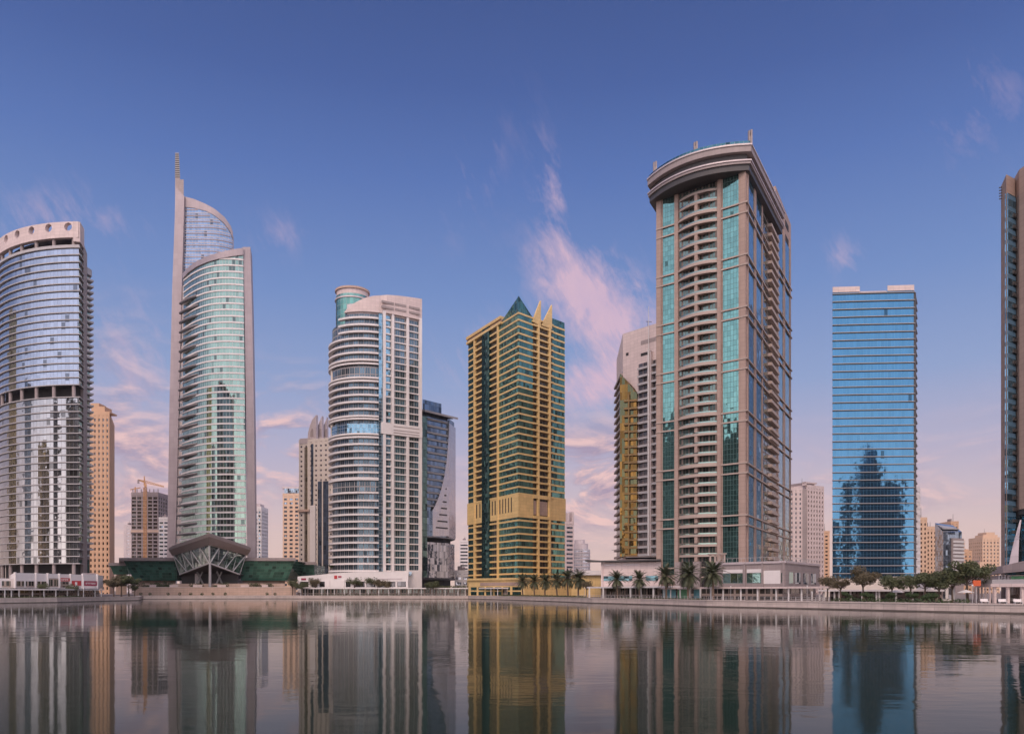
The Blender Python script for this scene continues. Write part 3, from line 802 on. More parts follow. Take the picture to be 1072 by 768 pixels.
# ------------------------------------------------------------------ white tower with round balconies
def balcony_tower():
    D = 470.0; z = lambda py: Z(py, D)
    t = thing('round_balcony_tower', 'white apartment tower with a rounded stack of balconies and sweeping crown', 'tower', (X(385, D), D + 20, GZ))
    c = (-88.3, 494.0); r = 24.0
    lobe = arc(c, r, 168, 298, 26)
    S = lobe[-1]; E = W(441, 487)
    right = bulge(S, E, 0.7, 8)
    back = [W(439.5, 520), W(352, 527)]
    gl = winwall('balcony_doors', (0.34, 0.31, 0.30), (0.085, 0.135, 0.17), 3.1, 4.12, 0.06, 0.90, 0.0, 0.85)  # wall and door tones darkened to stand in for shade in the bays
    gb = glass('aqua_strip_glass', (0.17, 0.32, 0.42), 1.6, 2.0, (0.5, 0.5, 0.5), 0.10, 0.12, 0.02, 0.008, 0.25, 0.08)
    poly = offset(lobe + right[1:] + back, -2.2, True)
    ztop, z0 = z(327), z(598)
    mb = MB(); mb.prism(poly, GZ, z(336)); part('window_wall', mb, gl, t)
    H = 4.12; n = int((ztop - z0) / H)
    gaps = [(z(393), z(383)), (z(452), z(441)), (z(513.5), z(503))]
    ing = lambda a: any(g0 - 1.0 < a + 2 < g1 + 1.5 for g0, g1 in gaps)
    def lobe_balcony(zz, pth):
        mb = MB(); mb.ribbon(pth, zz, zz + 0.42, 2.6); o = part('round_balcony', mb, M['white'], t)
        q = MB(); q.ribbon(pth, zz + 0.42, zz + 0.95, 0.22); s = q.build('parapet', M['white'], ORG[t.name]); s.parent = o
        q = MB(); q.ribbon(offset(pth, -0.08), zz + 1.2, zz + 1.32, 0.06); s = q.build('handrail', M['steel'], ORG[t.name]); s.parent = o
        return o
    mb = MB(); mb.prism(offset(lobe[14:] + right[1:] + [W(439, 519), W(372, 510)], -2.2, True), z(336) + .002, ztop + 3); part('upper_window_wall', mb, gl, t)
    full = lobe_balcony(z0, lobe)
    lv = [k for k in range(1, n + 1) if not ing(z0 + H * k)]
    cut = [k for k in lv if z0 + H * k > z(352)]
    stack(full, [H * k for k in lv if k not in cut])
    if cut:
        o = lobe_balcony(z0 + H * cut[0], lobe[13:]); stack(o, [H * (k - cut[0]) for k in cut[1:]])
    def row(path, zz):
        mb = MB(); mb.ribbon(path, zz, zz + 0.4, 1.6); mb.ribbon(path, zz + 0.4, zz + 0.65, 0.2); return part('straight_balcony', mb, M['white'], t)
    rp = [p for p in right]
    R_ = [ray_on(px, S, E) for px in (409.5, 440)]
    rp = bulge(R_[0], R_[1], 0.5, 6)
    o = row(rp, z0); stack(o, [H * k for k in range(1, n + 1) if not (z(452) - 2 < z0 + H * k < z(441))])
    mb = MB(); mb.panel(S, E, 410, 440, z0, ztop, -1.5, -0.55); part('balcony_doors', mb, gl, t)
    for px0, px1 in ((400.5, 403.2), (409.5, 412), (425, 427.4), (438.3, 441)):
        mb = MB(); mb.panel(S, E, px0, px1, GZ, ztop + 2, -2.0, 1.15); part('pilaster', mb, M['white'], t)
    mb = MB(); mb.panel(S, E, 396.5, 400.5, GZ, ztop, -2.0, 0.25); mb.panel(S, E, 403.2, 409, GZ, ztop, -2.0, -0.6); part('blue_window_strip', mb, gb, t)
    mb = MB(); mb.panel(S, E, 403.2, 409, z0, z0 + 0.9, -1.0, 0.3); o = part('spandrel', mb, M['white'], t); stack(o, [H * k for k in range(1, n + 1)])
    # plain band two thirds of the way down on the flat half
    mb = MB(); mb.panel(S, E, 398.5, 441, z(453), z(441), -1.0, 1.45); band = part('plant_floor_wall', mb, M['white'], t)
    for py in (443.5, 447.5, 450.2):
        mb = MB(); mb.panel(S, E, 411, 438, z(py + 0.9), z(py), 1.44, 1.52); q = part('louvre', mb, M['granite'], t)
    mb = MB(); mb.prism(offset(lobe[8:] , -0.9) + [add(c, (8, 6))], z(453), z(442.5)); part('blue_lounge_glazing', mb, gb, t)
    for g0, g1 in gaps:
        p, _ = along(offset(lobe, -1.6), 15.5)
        mb = MB(); cylinder(mb, p, 1.0, g0 - 2, g1 + 3); part('round_column', mb, M['cream'], t)
        mb = MB(); mb.ribbon(lobe, g0 - 1.4, g0 - 0.4, 2.8); part('terrace_edge', mb, M['white'], t)
        mb = MB(); mb.ribbon(lobe, g1 + 1.3, g1 + 2.2, 2.8); part('terrace_edge', mb, M['white'], t)
    mb = MB(); mb.prism(offset(lobe[9:], -1.2) + [add(c, (8, 6))], z(393.5), z(382.5)); part('lounge_glazing', mb, gl, t)
    mb = MB(); mb.prism(offset(lobe[9:], -1.2) + [add(c, (8, 6))], z(513.5), z(503)); part('lounge_glazing', mb, gl, t)
    # crown
    lp = lobe[15:]
    cp = offset(lp, -0.5) + offset(right, 0.9)[1:]
    prof = [(360, 326), (363, 322.5), (368, 318.5), (375, 314.5), (383, 311), (392, 308.7), (402, 307.2), (415, 306.4), (441, 306.0)]
    zt = []
    for p in cp:
        px = CXP + FPX * p[0] / p[1]
        zt.append(Z(interp(prof, px), D + (p[1] - D) * 0.35))
    mb = MB(); mb.ribbon(cp, z(325.5), zt, 1.4); part('crown', mb, M['pink'], t)
    for a, b in ((398.5, 411), (412.5, 424), (427, 438)):
        for py in (313.2, 318.6):
            mb = MB(); mb.panel(S, E, a, b, z(py + 2.4), z(py), 0.85, 1.85); part('louvre_grille', mb, M['granite'], t)
    mb = MB(); mb.prism(offset(cp + [W(439.5, 520), W(385, 520)], -1.5, True), z(327), z(316)); part('roof', mb, M['mauve'], t)
    tc = W(369.0, 502)
    mb = MB(); mb.smooth = False
    ring = arc(tc, 10.2, 0, 360, 32)[:-1]
    zq = lambda py: Z(py, 496); mb.prism(ring, z(345), zq(309)); part('round_turret', mb, glass('turret_green_glass', (0.15, 0.33, 0.28), 2.1, 3.0, (0.3, 0.36, 0.34), 0.12, 0.12, 0.02, 0.006, 0.25, 0.05), t)
    mb = MB(); mb.prism(offset(ring, 0.6, True), zq(313.3), zq(311.8)); part('turret_band', mb, M['mauve'], t)
    mb = MB(); mb.prism(offset(ring, -0.4, True), zq(309) + .01, zq(303.5)); part('turret_drum', mb, M['pink'], t)
    mb = MB(); mb.prism(offset(ring, 0.5, True), zq(303.5) + .003, zq(301.5)); part('turret_cap', mb, M['tan'], t)
balcony_tower()

# ------------------------------------------------------------------ blue tower with a white sail-shaped panel
def sail_tower():
    t = thing('sail_panel_tower', 'dark blue tower with silver sail-shaped panel, right of the white balcony tower', 'tower', (*W(455, 520), GZ))
    p, q = W(438, 512), W(468.5, 532); q2 = W(475.5, 548)
    D = 518.0; z = lambda py: Z(py, D)
    gd = glass('navy_glass', (0.16, 0.22, 0.30), 1.8, 4.3, (0.06, 0.07, 0.09), 0.10, 0.10, 0.02, 0.006, 0.35, 0.12)
    gs = glass('silver_panel', (0.48, 0.46, 0.48), 2.4, 4.3, (0.35, 0.34, 0.36), 0.06, 0.06, 0.012, 0.010, 0.06, 0.0, None, 0.8, 0.10)
    gt = glass('tower_grey_glass', (0.38, 0.38, 0.40), 1.2, 4.3, (0.15, 0.15, 0.16), 0.10, 0.10, 0.016, 0.012, 0.30, 0.1)
    poly = [p, q, q2, (q2[0] - 6, q2[1] + 22), (p[0] - 4, p[1] + 30)]
    mb = MB(); mb.prism(poly, z(562), z(432)); part('glazing', mb, gd, t)
    mb = MB(); mb.prism(offset(poly, -2.5, True), GZ, z(560)); part('belt_storey', mb, M['dark'], t)
    mb = MB(); mb.prism(offset(poly, 0.2, True), z(604.5), z(567)); part('base_glazing', mb, gt, t)
    mb = MB(); mb.prism(offset(poly, 0.6, True), z(562), z(560.8)); part('belt_edge', mb, M['steel'], t)
    mb = MB(); mb.prism(offset(poly, 0.7, True), z(606.5), z(604.6)); part('base_canopy', mb, M['darkmetal'], t)
    mb = MB(); mb.prism(offset([ray_on(441, p, q), ray_on(463.5, p, q), add(q, (-8, 18)), add(p, (0, 20))], -0.8, True), z(432) + .002, z(418.5)); part('roof_block', mb, gd, t)
    # tilted roof canopy with a row of round openings
    a, b = ray_on(440, p, q), ray_on(474.5, p, q)
    mb = MB(); nn = nrm(p, q)
    f0, f1 = add(a, mul(nn, 4.5)), add(b, mul(nn, 4.5))
    g0, g1 = add(a, mul(nn, -8)), add(b, mul(nn, -8))
    for dz0, dz1 in ((0, 1.3),):
        za, zb = z(433.5), z(433.5) - 0.2
        pts = [f0, f1, g1, g0]; hs = [za, zb, zb + 3.5, za + 3.5]
        mb.prism(pts, hs, [h_ + 1.3 for h_ in hs])
    part('roof_canopy', mb, M['steel'], t)
    for k in range(7):
        f = (k + 0.7) / 7.4; cc = lerp(f0, f1, f); cc = add(cc, mul(nn, -4.2)); zz = z(433.5) + 0.65
        mb = MB(); mb.prism([add(cc, (-1.3, -1.2)), add(cc, (1.3, -0.4)), add(cc, (1.3, 1.8)), add(cc, (-1.3, 1.0))], zz - 0.1, zz + 0.35); part('canopy_opening', mb, M['dark'], t)
    h = 4.3; n = 29
    e1 = ray_on(466.5, p, q)
    mb = MB(); mb.panel(p, q, 446.5, 466, z(560), z(560) + 1.15, -0.3, 1.1); o = part('balcony', mb, M['steel'], t)
    zc = z(560)
    sail = [(473, 440), (472, 440)]
    curve = [(440, 469), (455, 468.4), (470, 467.3), (485, 465.8), (498, 463.8), (510, 461), (520, 458), (528, 454.6), (534, 451.5)]
    bpy.data.objects.remove(o)
    for k in range(n):
        zz = z(558) + h * k
        py = HYP - (zz - EYE) * FPX / D
        rx = interp(curve, py) - 0.3 if py < 533 else None
        if py < 436: break
        if rx is None: continue
        mb = MB(); mb.panel(p, q, 446.5, min(rx, 467.5), zz, zz + 1.15, -0.3, 1.0); part('balcony', mb, M['steel'], t)
    out = [(469, 440)] + [(c_, py) for py, c_ in curve] + [(451.5, 561), (468.5, 561)]
    mb = MB(); mb.plate(p, q, [(c_, py * 1.0) for c_, py in out], 0.05, 1.3); part('silver_sail', mb, gs, t)
    mb = MB(); mb.ribbon([add(q, mul(nn, 1.2)), add(q2, (1.0, -0.4))], z(561), z(438), 2.0); part('silver_edge', mb, gs, t)
    for k in range(7):
        zz = z(552 - 7.0 * k); px1 = 467 - 0.3 * k; px0 = 455 + 1.8 * k
        mb = MB(); mb.panel(p, q, px0, px1, zz, zz + 0.9, 1.25, 1.6); part('slot_window', mb, M['darkmetal'], t)
    mb = MB(); mb.panel(p, q, 438, 446.5, z(604), z(436), -0.2, 0.6); part('green_glass_edge', mb, glass('dark_moss_glass', (0.10, 0.16, 0.14), 1.8, 4.3, (0.05, 0.07, 0.06), 0.10, 0.3, 0.02, 0.006, 0.3), t)
sail_tower()

# ------------------------------------------------------------------ gold and green tower
def gold_tower():
    t = thing('gold_apartment_tower', 'gold-banded apartment tower with green glass corners and pointed roof fins', 'tower', (*W(542, 450), GZ))
    P, C, Q = W(490.5, 484), W(543, 430), W(591, 458)
    Bk = add(P, sub(Q, C)); D = 430.0; z = lambda py: Z(py, D)
    gg = glass('emerald_glass', (0.11, 0.26, 0.22), 1.5, 3.53, (0.10, 0.14, 0.12), 0.09, 0.09, 0.018, 0.006, 0.3, 0.12)
    gd = glass('deep_emerald_glass', (0.05, 0.15, 0.14), 1.4, 1.76, (0.03, 0.06, 0.06), 0.08, 0.08, 0.018, 0.006, 0.35, 0.08)
    bw = winwall('loggia_doors', (0.10, 0.075, 0.045), (0.05, 0.055, 0.05), 2.4, 3.53, 0.12, 0.88, 0.0, 0.72)  # very dark tones stand in for the shade inside the loggias
    H = 3.53; z0 = z(608); zt = z(329); n = int(round((zt - z0) / H)); H = (zt - z0) / n
    mid0, mid1 = z(541), z(516)
    mb = MB(); mb.prism([P, C, Q, Bk], GZ, zt); part('wall', mb, M['gold'], t)
    win = []
    for a, b, f, m_, o1 in (('L', (490.5, 497.5), None, gg, .10), ('L', (523, 543), None, gg, .55), ('R', (543, 557), None, gg, .55), ('R', (578, 591), None, gg, .10)):
        e = (P, C) if a == 'L' else (C, Q)
        mb = MB(); mb.panel(*e, b[0], b[1], z0, zt, -0.5, o1); part('corner_glazing', mb, m_, t)
    mb = MB(); mb.panel(P, C, 506.8, 514.5, z0, z(347.5) + 12, -0.5, 1.55); part('green_glass_strip', mb, gd, t)
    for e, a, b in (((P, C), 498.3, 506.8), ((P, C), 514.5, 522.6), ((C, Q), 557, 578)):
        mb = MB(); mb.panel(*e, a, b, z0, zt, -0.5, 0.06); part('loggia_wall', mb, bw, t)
    skip = lambda zz: mid0 - 1.5 < zz < mid1 - 1
    lv = [k for k in range(1, n + 1) if not skip(z0 + H * k)]
    def bandpart(e, a, b, o1, hh, name, first=0):
        mb = MB(); mb.panel(*e, a, b, z0, z0 + hh, -0.3, o1); o = part(name, mb, M['gold'], t); stack(o, [H * k for k in lv]); return o
    cl, cr = ray_on(523, P, C), ray_on(557, C, Q)
    mb = MB(); mb.ribbon(offset([cl, C, cr], 0.75), z0, z0 + 0.95, 0.9); o = part('corner_spandrel', mb, M['gold'], t); stack(o, [H * k for k in lv])
    bandpart((P, C), 490.5, 498.3, 0.35, 0.95, 'end_spandrel'); bandpart((C, Q), 578, 591, 0.35, 0.95, 'side_spandrel')
    bandpart((P, C), 498.3, 506.8, 1.15, .95, 'left_balcony'); bandpart((P, C), 514.5, 523, 1.15, .95, 'middle_balcony'); bandpart((C, Q), 557, 578, 1.25, .9, 'right_balcony')
    for e, a, b in (((P, C), 497.8, 498.9), ((P, C), 522.3, 523.4), ((C, Q), 561.5, 563), ((C, Q), 573.2, 574.8)):
        mb = MB(); mb.panel(*e, a, b, z0, zt, -0.3, 1.4); part('pier', mb, M['gold'], t)
    mb = MB(); mb.panel(P, C, 490.5, 506.7, mid0, mid1, -0.3, 0.9); mb.panel(P, C, 514.6, 523.5, mid0, mid1, -0.3, 0.9); mb.ribbon(offset([cl, C, cr], 0.95), mid0, mid1, 1.2); mb.panel(C, Q, 575, 591, mid0, mid1, -0.3, 0.9); mb.panel(C, Q, 557, 575, mid0, mid0 + 1.6, -0.3, 1.3); mb.panel(C, Q, 557, 575, mid1 - 1.8, mid1, -0.3, 1.3); part('plant_floor_wall', mb, M['gold'], t)
    for px in (500, 503.5, 516.5, 519.5, 524.5, 527.5, 530.5, 533.5, 536.5):
        mb = MB(); mb.panel(P, C, px, px + 0.9, mid0 + 3.2, mid1 - 1.6, 0.88, 1.0); part('slit_opening', mb, M['dark'], t)
    for a, b in ((558, 561), (563.5, 572.5)):
        mb = MB(); mb.panel(C, Q, a, b, mid0 + 2.2, mid1 - 3, 0.0, 0.4); part('plant_floor_opening', mb, M['brown'], t)
    # crown: glass prism over the corner, green block at the right end, stone parapet on the left, two pointed fins
    e0, e1 = ray_on(526.5, P, C), ray_on(558.5, C, Q); e2 = add(e0, sub(e1, C))
    hs = [z(309.5), z(331), z(334), Z(326.5, 446)]
    mb = MB(); mb.prism([add(C, (0, -0.5)), add(e1, (.3, -.4)), e2, add(e0, (-.3, -.3))], zt + .02, [z(310), z(333.5), z(333) , z(325)]); part('pointed_crown', mb, gg, t)
    r0, r1 = ray_on(575, C, Q), ray_on(591, C, Q); dp = mul(sub(P, C), 0.3)
    mb = MB(); mb.prism([r0, r1, add(r1, dp), add(r0, dp)], zt - 3, Z(336, 455) ); part('corner_block', mb, gg, t)
    l0, l1 = ray_on(490.5, P, C), ray_on(526.5, P, C); dd = mul(sub(Q, C), 0.25)
    nn = nrm(P, C)
    for k, (o1, za, zb) in enumerate(((1.6, zt + .05, zt + 1.5), (0.9, zt + 1.5, zt + 2.8), (1.7, zt + 2.8, zt + 4.4))):
        mb = MB(); mb.prism([add(l0, mul(nn, o1)), add(l1, mul(nn, o1)), add(l1, dd), add(l0, dd)], za, zb); part('cornice', mb, M['gold'] if k != 1 else M['brown'], t)
    for pts in ([(556, 337), (564.6, 315.0), (564.6, 342)], [(565.5, 341), (576.3, 319.5), (576.3, 345)]):
        mb = MB(); mb.plate(C, Q, pts, 0.2, 1.2); part('pointed_fin', mb, M['gold'], t)
    mb = MB(); mb.prism([add(P, (4, 3)), add(C, (2, 12)), add(Q, (-4, 6)), Bk], zt, zt + 3); part('roof', mb, M['granite'], t)
    # podium
    p2, c2, q2 = W(490.5, 440), W(549, 404), W(600, 424)
    mb = MB(); mb.prism([p2, c2, q2, (q2[0] + 2, 470), (p2[0] - 3, 478)], GZ, Z(605.5, 404)); part('podium', mb, M['gold'], t)
    mb = MB(); mb.ribbon(offset([p2, c2, q2], 0.8), Z(606.5, 404), Z(604.2, 404), 1.2); part('podium_cornice', mb, M['gold'], t)
    mb = MB(); mb.panel(p2, c2, 503, 545, Z(612.5, 408), Z(609, 408), -0.3, 0.25); part('podium_frieze', mb, M['brown'], t)
    for a, b in ((493, 499), (501, 507), (509, 516), (518, 525), (527, 534), (536.5, 545.5)):
        for y0, y1 in ((617.5, 614), (623, 619)):
            mb = MB(); mb.panel(p2, c2, a, b, Z(y0, 408), Z(y1, 408), -0.3, 0.06); part('podium_window', mb, gd, t)
gold_tower()
# ------------------------------------------------------------------ brown tower with a gold glass corner, half hidden
def brown_tower():
    t = thing('brown_mast_tower', 'brown tower with gold glass corner and rooftop masts, behind the tallest brown tower', 'tower', (*W(668, 310), GZ))
    A, B, C, E = W(645.5, 424), W(652, 398), W(692, 380), W(692, 420)
    D = 390.0; z = lambda py: Z(py, D)
    bw = winwall('brown_balcony_doors', (0.20, 0.15, 0.14), (0.07, 0.07, 0.075), 2.6, 3.75, 0.1, 0.85, 0.05, 0.75)  # dark wall tone imitates the shade behind the balconies
    gg = glass('gold_mirror_glass', (0.15, 0.088, 0.024), 1.4, 3.75, (0.2, 0.13, 0.05), 0.08, 0.10, 0.05, 0.03, 0.5, 0.40, (0.10, 0.11, 0.06))
    zt = z(349)
    rest = [E, W(649, 450)]
    mb = MB(); mb.prism([B, C] + rest + [A], GZ, [zt + 2.3, zt + 2.3, zt, zt - 3, zt - 3][:5]); part('wall', mb, M['pink'], t)
    mb = MB(); mb.panel(B, C, 668.5, 692, z(584), z(381), -0.5, 0.05); mb.panel(A, B, 645.6, 652, z(584), z(384), -0.4, 0.05); part('balcony_wall', mb, bw, t)
    H = 3.75; zb = z(582); n = int((z(383) - zb) / H)
    for e, a, b, o1, nm in (((B, C), 669, 692, 1.3, 'balcony'), ((A, B), 644.8, 652, 1.1, 'side_balcony')):
        mb = MB(); mb.panel(*e, a, b, zb, zb + 1.05, -0.3, o1); o = part(nm, mb, M['steel'] if nm == 'balcony' else M['granite'], t); stack(o, [H * k for k in range(1, n + 1)])
    mb = MB(); mb.panel(B, C, 682.2, 683.6, zb, z(372), 0, 1.6); part('pier', mb, M['mauve'], t)
    # projecting gold glass bay, cut off at a slant on top
    nn = nrm(B, C)
    g0, g1 = ray_on(649.5, B, C), ray_on(668, B, C)
    G0, GM, G1 = add(g0, mul(nn, 0.6)), add(lerp(g0, g1, 0.36), mul(nn, 5.0)), add(g1, mul(nn, 0.8))
    mb = MB(); mb.prism([G0, GM, G1, add(g1, mul(nn, -2)), add(g0, mul(nn, -2))], z(582), [z(394), z(389), z(412), z(412), z(394)]); part('gold_glass_bay', mb, gg, t)
    mb = MB(); mb.panel(GM, G1, 653.5, 667.8, zb, zb + 0.8, -0.2, 1.6); o = part('gold_balcony', mb, M['amber'], t); stack(o, [H * k for k in range(1, n - 3)])
    mb = MB(); mb.panel(GM, G1, 658.2, 659.4, zb, z(412), -0.2, 1.5); part('gold_pier', mb, M['amber'], t)
    for a, b, y0, y1 in ((671, 690, 357.5, 361.5), (671, 682, 370.5, 373.5), (655.4, 658, 365.5, 368.5)):
        mb = MB(); mb.panel(B, C, a, b, z(y1), z(y0), 0.0, 0.12); part('plant_louvre', mb, M['granite'] if y0 < 360 else M['dark'], t)
    for px, y0, y1 in ((666.5, 352, 343), (674, 349, 336)):
        p = ray_on(px, B, C); p = add(p, mul(nn, -3))
        mb = MB(); mb.tube((*p, zt), (*p, z(y1)), 0.16, 0.08, 6); part('rooftop_mast', mb, M['darkmetal'], t)
    p = add(ray_on(675.5, B, C), mul(nn, -3)); 
    mb = MB(); mb.bar((p[0] - 1.6, p[1], z(337)), (p[0] + 1.2, p[1], z(337.5)), 0.2, 0.2); part('mast_arm', mb, M['darkmetal'], t)
    p = add(ray_on(681.8, B, C), mul(nn, 2.0))
    mb = MB(); mb.tube((*p, zb), (*p, z(370)), 0.55, 0.5, 8); mb.tube((*p, z(370)), (*p, z(326)), 0.22, 0.10, 6); part('flag_mast', mb, M['whitemetal'], t)
    p = add(ray_on(645, A, B), (0, 0)); mb = MB(); mb.bar((p[0] - 2.4, p[1], z(571.5)), (p[0] + 1, p[1], z(571.5)), 0.3, 0.3); part('flank_boom', mb, M['steel'], t)
brown_tower()

# ------------------------------------------------------------------ big brown tower with the curved roof
def big_tower():
    t = thing('curved_roof_tower', 'massive brown stone tower with green glass strips and a curved overhanging roof', 'tower', (*W(735, 250), GZ))
    A, B, C = W(687.5, 297.6), W(781, 276), W(812, 326.4); E = W(828, 357.6)
    back = [add(E, (-26, 16)), add(A, (22, 44))]
    D = 276.0; z = lambda py: Z(py, D)
    gt = glass('teal_strip_glass', (0.17, 0.36, 0.33), 1.15, 1.79, (0.08, 0.15, 0.14), 0.09, 0.10, 0.012, 0.010, 0.14, 0.02)
    gb = glass('blue_strip_glass', (0.15, 0.37, 0.47), 1.2, 1.79, (0.06, 0.10, 0.14), 0.05, 0.08, 0.016, 0.008, 0.16, 0.03)
    bw = winwall('shade_toned_balcony_wall', (0.19, 0.14, 0.12), (0.12, 0.17, 0.15), 2.6, 3.576, 0.15, 0.9, 0.05, 0.78)  # recess shadow put into the wall colour; the panel itself is not set back
    zt = z(176)
    mb = MB(); mb.prism([A, B, C] + [add(C, (-20, 12)), add(A, (18, 36))], GZ, zt); part('wall', mb, M['brown'], t)
    cb = Z(198, 329)
    mb = MB(); mb.prism([add(C, (-4, 2.6)), C, E] + [back[0], add(C, (-22, 14))], GZ, [cb, cb, cb - 1.5, cb - 1.5, cb]); part('rear_wing', mb, M['brown'], t)
    G = 17.88; tops = [137.6 - G * k for k in range(8)]        # every fifth storey is framed by a pair of cornices
    def cornice(zz):
        mb = MB(); mb.ribbon(offset([A, ray_on(711, A, B)], 0.62), zz, zz + 0.5, 0.9); mb.ribbon(offset([ray_on(751, A, B), B, C, E], 0.62), zz, zz + 0.5, 0.9)
        bl = bulge(ray_on(711, A, B), ray_on(751, A, B), 2.1, 14); mb.ribbon(offset(bl, 0.65), zz, zz + 0.5, 2.0)
        return part('cornice', mb, M['brownlight'], t)
    o = cornice(tops[0]); stack(o, [-G * k for k in range(1, 8)] + [-3.4 - G * k for k in range(0, 8)])
    cols = [((A, B), 694, 706.5, gt), ((A, B), 756.8, 773.6, gt), ((B, C), 783, 789, gb), ((B, C), 791, 797, gb), ((C, E), 814.3, 819.5, gb), ((C, E), 821.3, 826.3, gb)]
    for e, a, b, g in cols:
        for k in range(8):
            for zb_, zh in ((tops[k] - 2.85, tops[k] - 0.05), (tops[k] - G + 0.55, tops[k] - 3.45)):
                if zb_ < 10: zb_ = max(zb_, 10.2)
                if zh - zb_ < 1: continue
                mb = MB(); mb.panel(*e, a, b, zb_, zh, -0.5, 0.08); part('window', mb, g, t)
        mb = MB(); mb.panel(*e, a, b, tops[0] + 0.55, zt - 1.0 if e[0] is not C else cb - 14, -0.5, 0.08); part('window', mb, g, t)
        mb = MB(); mb.panel(*e, a - 1.0, a, 8, zt if e[0] is not C else cb - 9, -0.3, 0.32); mb.panel(*e, b, b + 1.0, 8, zt if e[0] is not C else cb - 9, -0.3, 0.32); part('pier', mb, M['brown'], t)
    # curved balconies in the middle of the front
    a, b = ray_on(710.8, A, B), ray_on(751.2, A, B)
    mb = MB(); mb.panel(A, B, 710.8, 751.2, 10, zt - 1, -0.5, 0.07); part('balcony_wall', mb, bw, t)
    H = 3.576; zb = tops[7] + 0.5
    bl = bulge(a, b, 2.1, 14)
    mb = MB(); mb.ribbon(bl, zb + 0.02, zb + 0.42, 2.0); mb.ribbon(bl, zb + 0.42, zb + 0.85, 0.25); o = part('curved_balcony', mb, M['brownlight'], t)
    q = MB(); q.ribbon(offset(bl, -0.05), zb + 0.85, zb + 1.3, 0.08)
    s = q.build('glass_railing', glass('railing_glass', (0.26, 0.40, 0.36), 1.3, 2, (0.3, 0.3, 0.3), 0.05, 0.05, 0.02, 0.0, 0.2), ORG[t.name]); s.parent = o
    n = int((zt - 3 - zb) / H)
    stack(o, [H * k for k in range(1, n + 1)])
    nn = nrm(A, B)
    for px, w, o1 in ((731, 3.2, 2.0),):
        mb = MB(); mb.panel(A, B, px - w / 2, px + w / 2, 8, zt - 3, -0.2, o1); part('balcony_pillar', mb, M['brown'], t)
    for px in (708.8, 753.6):
        mb = MB(); mb.panel(A, B, px - 1.9, px + 1.9, 8, zt, -0.2, 0.75); part('pier', mb, M['brown'], t)
    mb = MB(); mb.panel(A, B, 687.5, 692.5, 8, zt, -0.2, 0.4); mb.panel(A, B, 774.6, 781, 8, zt, -0.2, 0.4); part('corner_pier', mb, M['brown'], t)
    # recessed balconies on the side
    mb = MB(); mb.panel(B, C, 798.5, 811.9, 8, zt, -0.4, 0.05); part('side_balcony_wall', mb, bw, t)
    mb = MB(); mb.panel(B, C, 798.4, 802.8, 8, zt, -0.4, 0.12); part('side_green_glazing', mb, glass('moss_glass', (0.10, 0.17, 0.13), 1.2, 2.98, (0.2, 0.15, 0.12), 0.08, 0.5, 0.02, 0.01, 0.3), t)
    mb = MB(); mb.panel(B, C, 803.6, 811.8, zb, zb + 1.15, -0.2, 1.6); o = part('side_balcony', mb, M['brownlight'], t); stack(o, [H * k for k in range(1, n + 1)])
    for k in range(5):
        zz = cb - 5.0 - 6.2 * k
        for x0 in (815.2, 822.0):
            if k < 2:
                mb = MB(); mb.panel(C, E, x0, x0 + 3.2, zz - 2.6, zz, 0, 0.15); part('attic_window', mb, M['dark'], t)
    # the curved overhanging roof
    Af, Bf = add(A, mul(nn, 1.8)), add(B, mul(nn, 1.8))
    sn = nrm(B, C)
    dA = mul(sub(A, B), 1 / ln(sub(A, B)))
    Lf = add(Af, mul(dA, 2.6)); Rf = add(Bf, (2.2, -0.3))
    front = bulge(Lf, Rf, 6.5, 28)
    Cr = add(C, (2.6, -2.2))
    edge = front + [Cr]
    bk = [add(C, (-20, 10)), add(add(A, mul(dA, 2.6)), (16, 33))]
    def tier(off, za, zb_, name, mat):
        mb = MB(); pl = offset(edge, off) + bk; mb.prism(pl, za, zb_); return part(name, mb, mat, t)
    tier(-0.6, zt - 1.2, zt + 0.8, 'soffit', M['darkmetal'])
    tier(0.0, zt + 0.803, z(171.0), 'lower_fascia', M['granite'])
    tier(0.35, z(171.0) + .003, z(169.6), 'fascia_lip', M['mauve'])
    tier(-1.5, z(169.6) + .003, z(161.5), 'roof_recess', M['darkmetal'])
    tier(0.25, z(161.5) + .003, z(155.2), 'upper_fascia', M['granite'])
    tier(0.6, z(155.2) + .003, z(153.6), 'fascia_lip', M['mauve'])
    mb = MB(); mb.ribbon(offset(edge, -0.3), z(153.6) + .003, z(149.6), 0.15); part('glass_parapet', mb, glass('parapet_glass', (0.07, 0.18, 0.22), 1.5, 4, (0.3, 0.3, 0.32), 0.07, 0.06, 0.01, 0, 0.15), t)
    for f, hgt in ((0.06, 4.6), (0.52, 3.6), (0.965, 4.6)):
        p = along(offset(front, -1.3), f * length(front))[0]
        zz = z(152)
        mb = MB(); mb.box(p[0] - 0.55, p[1] - 0.55, zz - 1, p[0] - 0.12, p[1] + 0.5, zz + hgt); mb.box(p[0] + 0.12, p[1] - 0.55, zz - 1, p[0] + 0.75, p[1] + 0.5, zz + hgt + 0.3); mb.box(p[0] - 0.5, p[1] - 0.4, zz - 1, p[0] + 0.7, p[1] + 0.4, zz + hgt * 0.6); part('roof_post', mb, M['granite'], t)
    # base storeys
    mb = MB(); mb.ribbon(offset([A, B, C, E], 0.9), 7.6, 9.6, 1.6); part('base_cornice', mb, M['brownlight'], t)
    for a_, b_ in ((713, 719), (736, 746)):
        pass
big_tower()

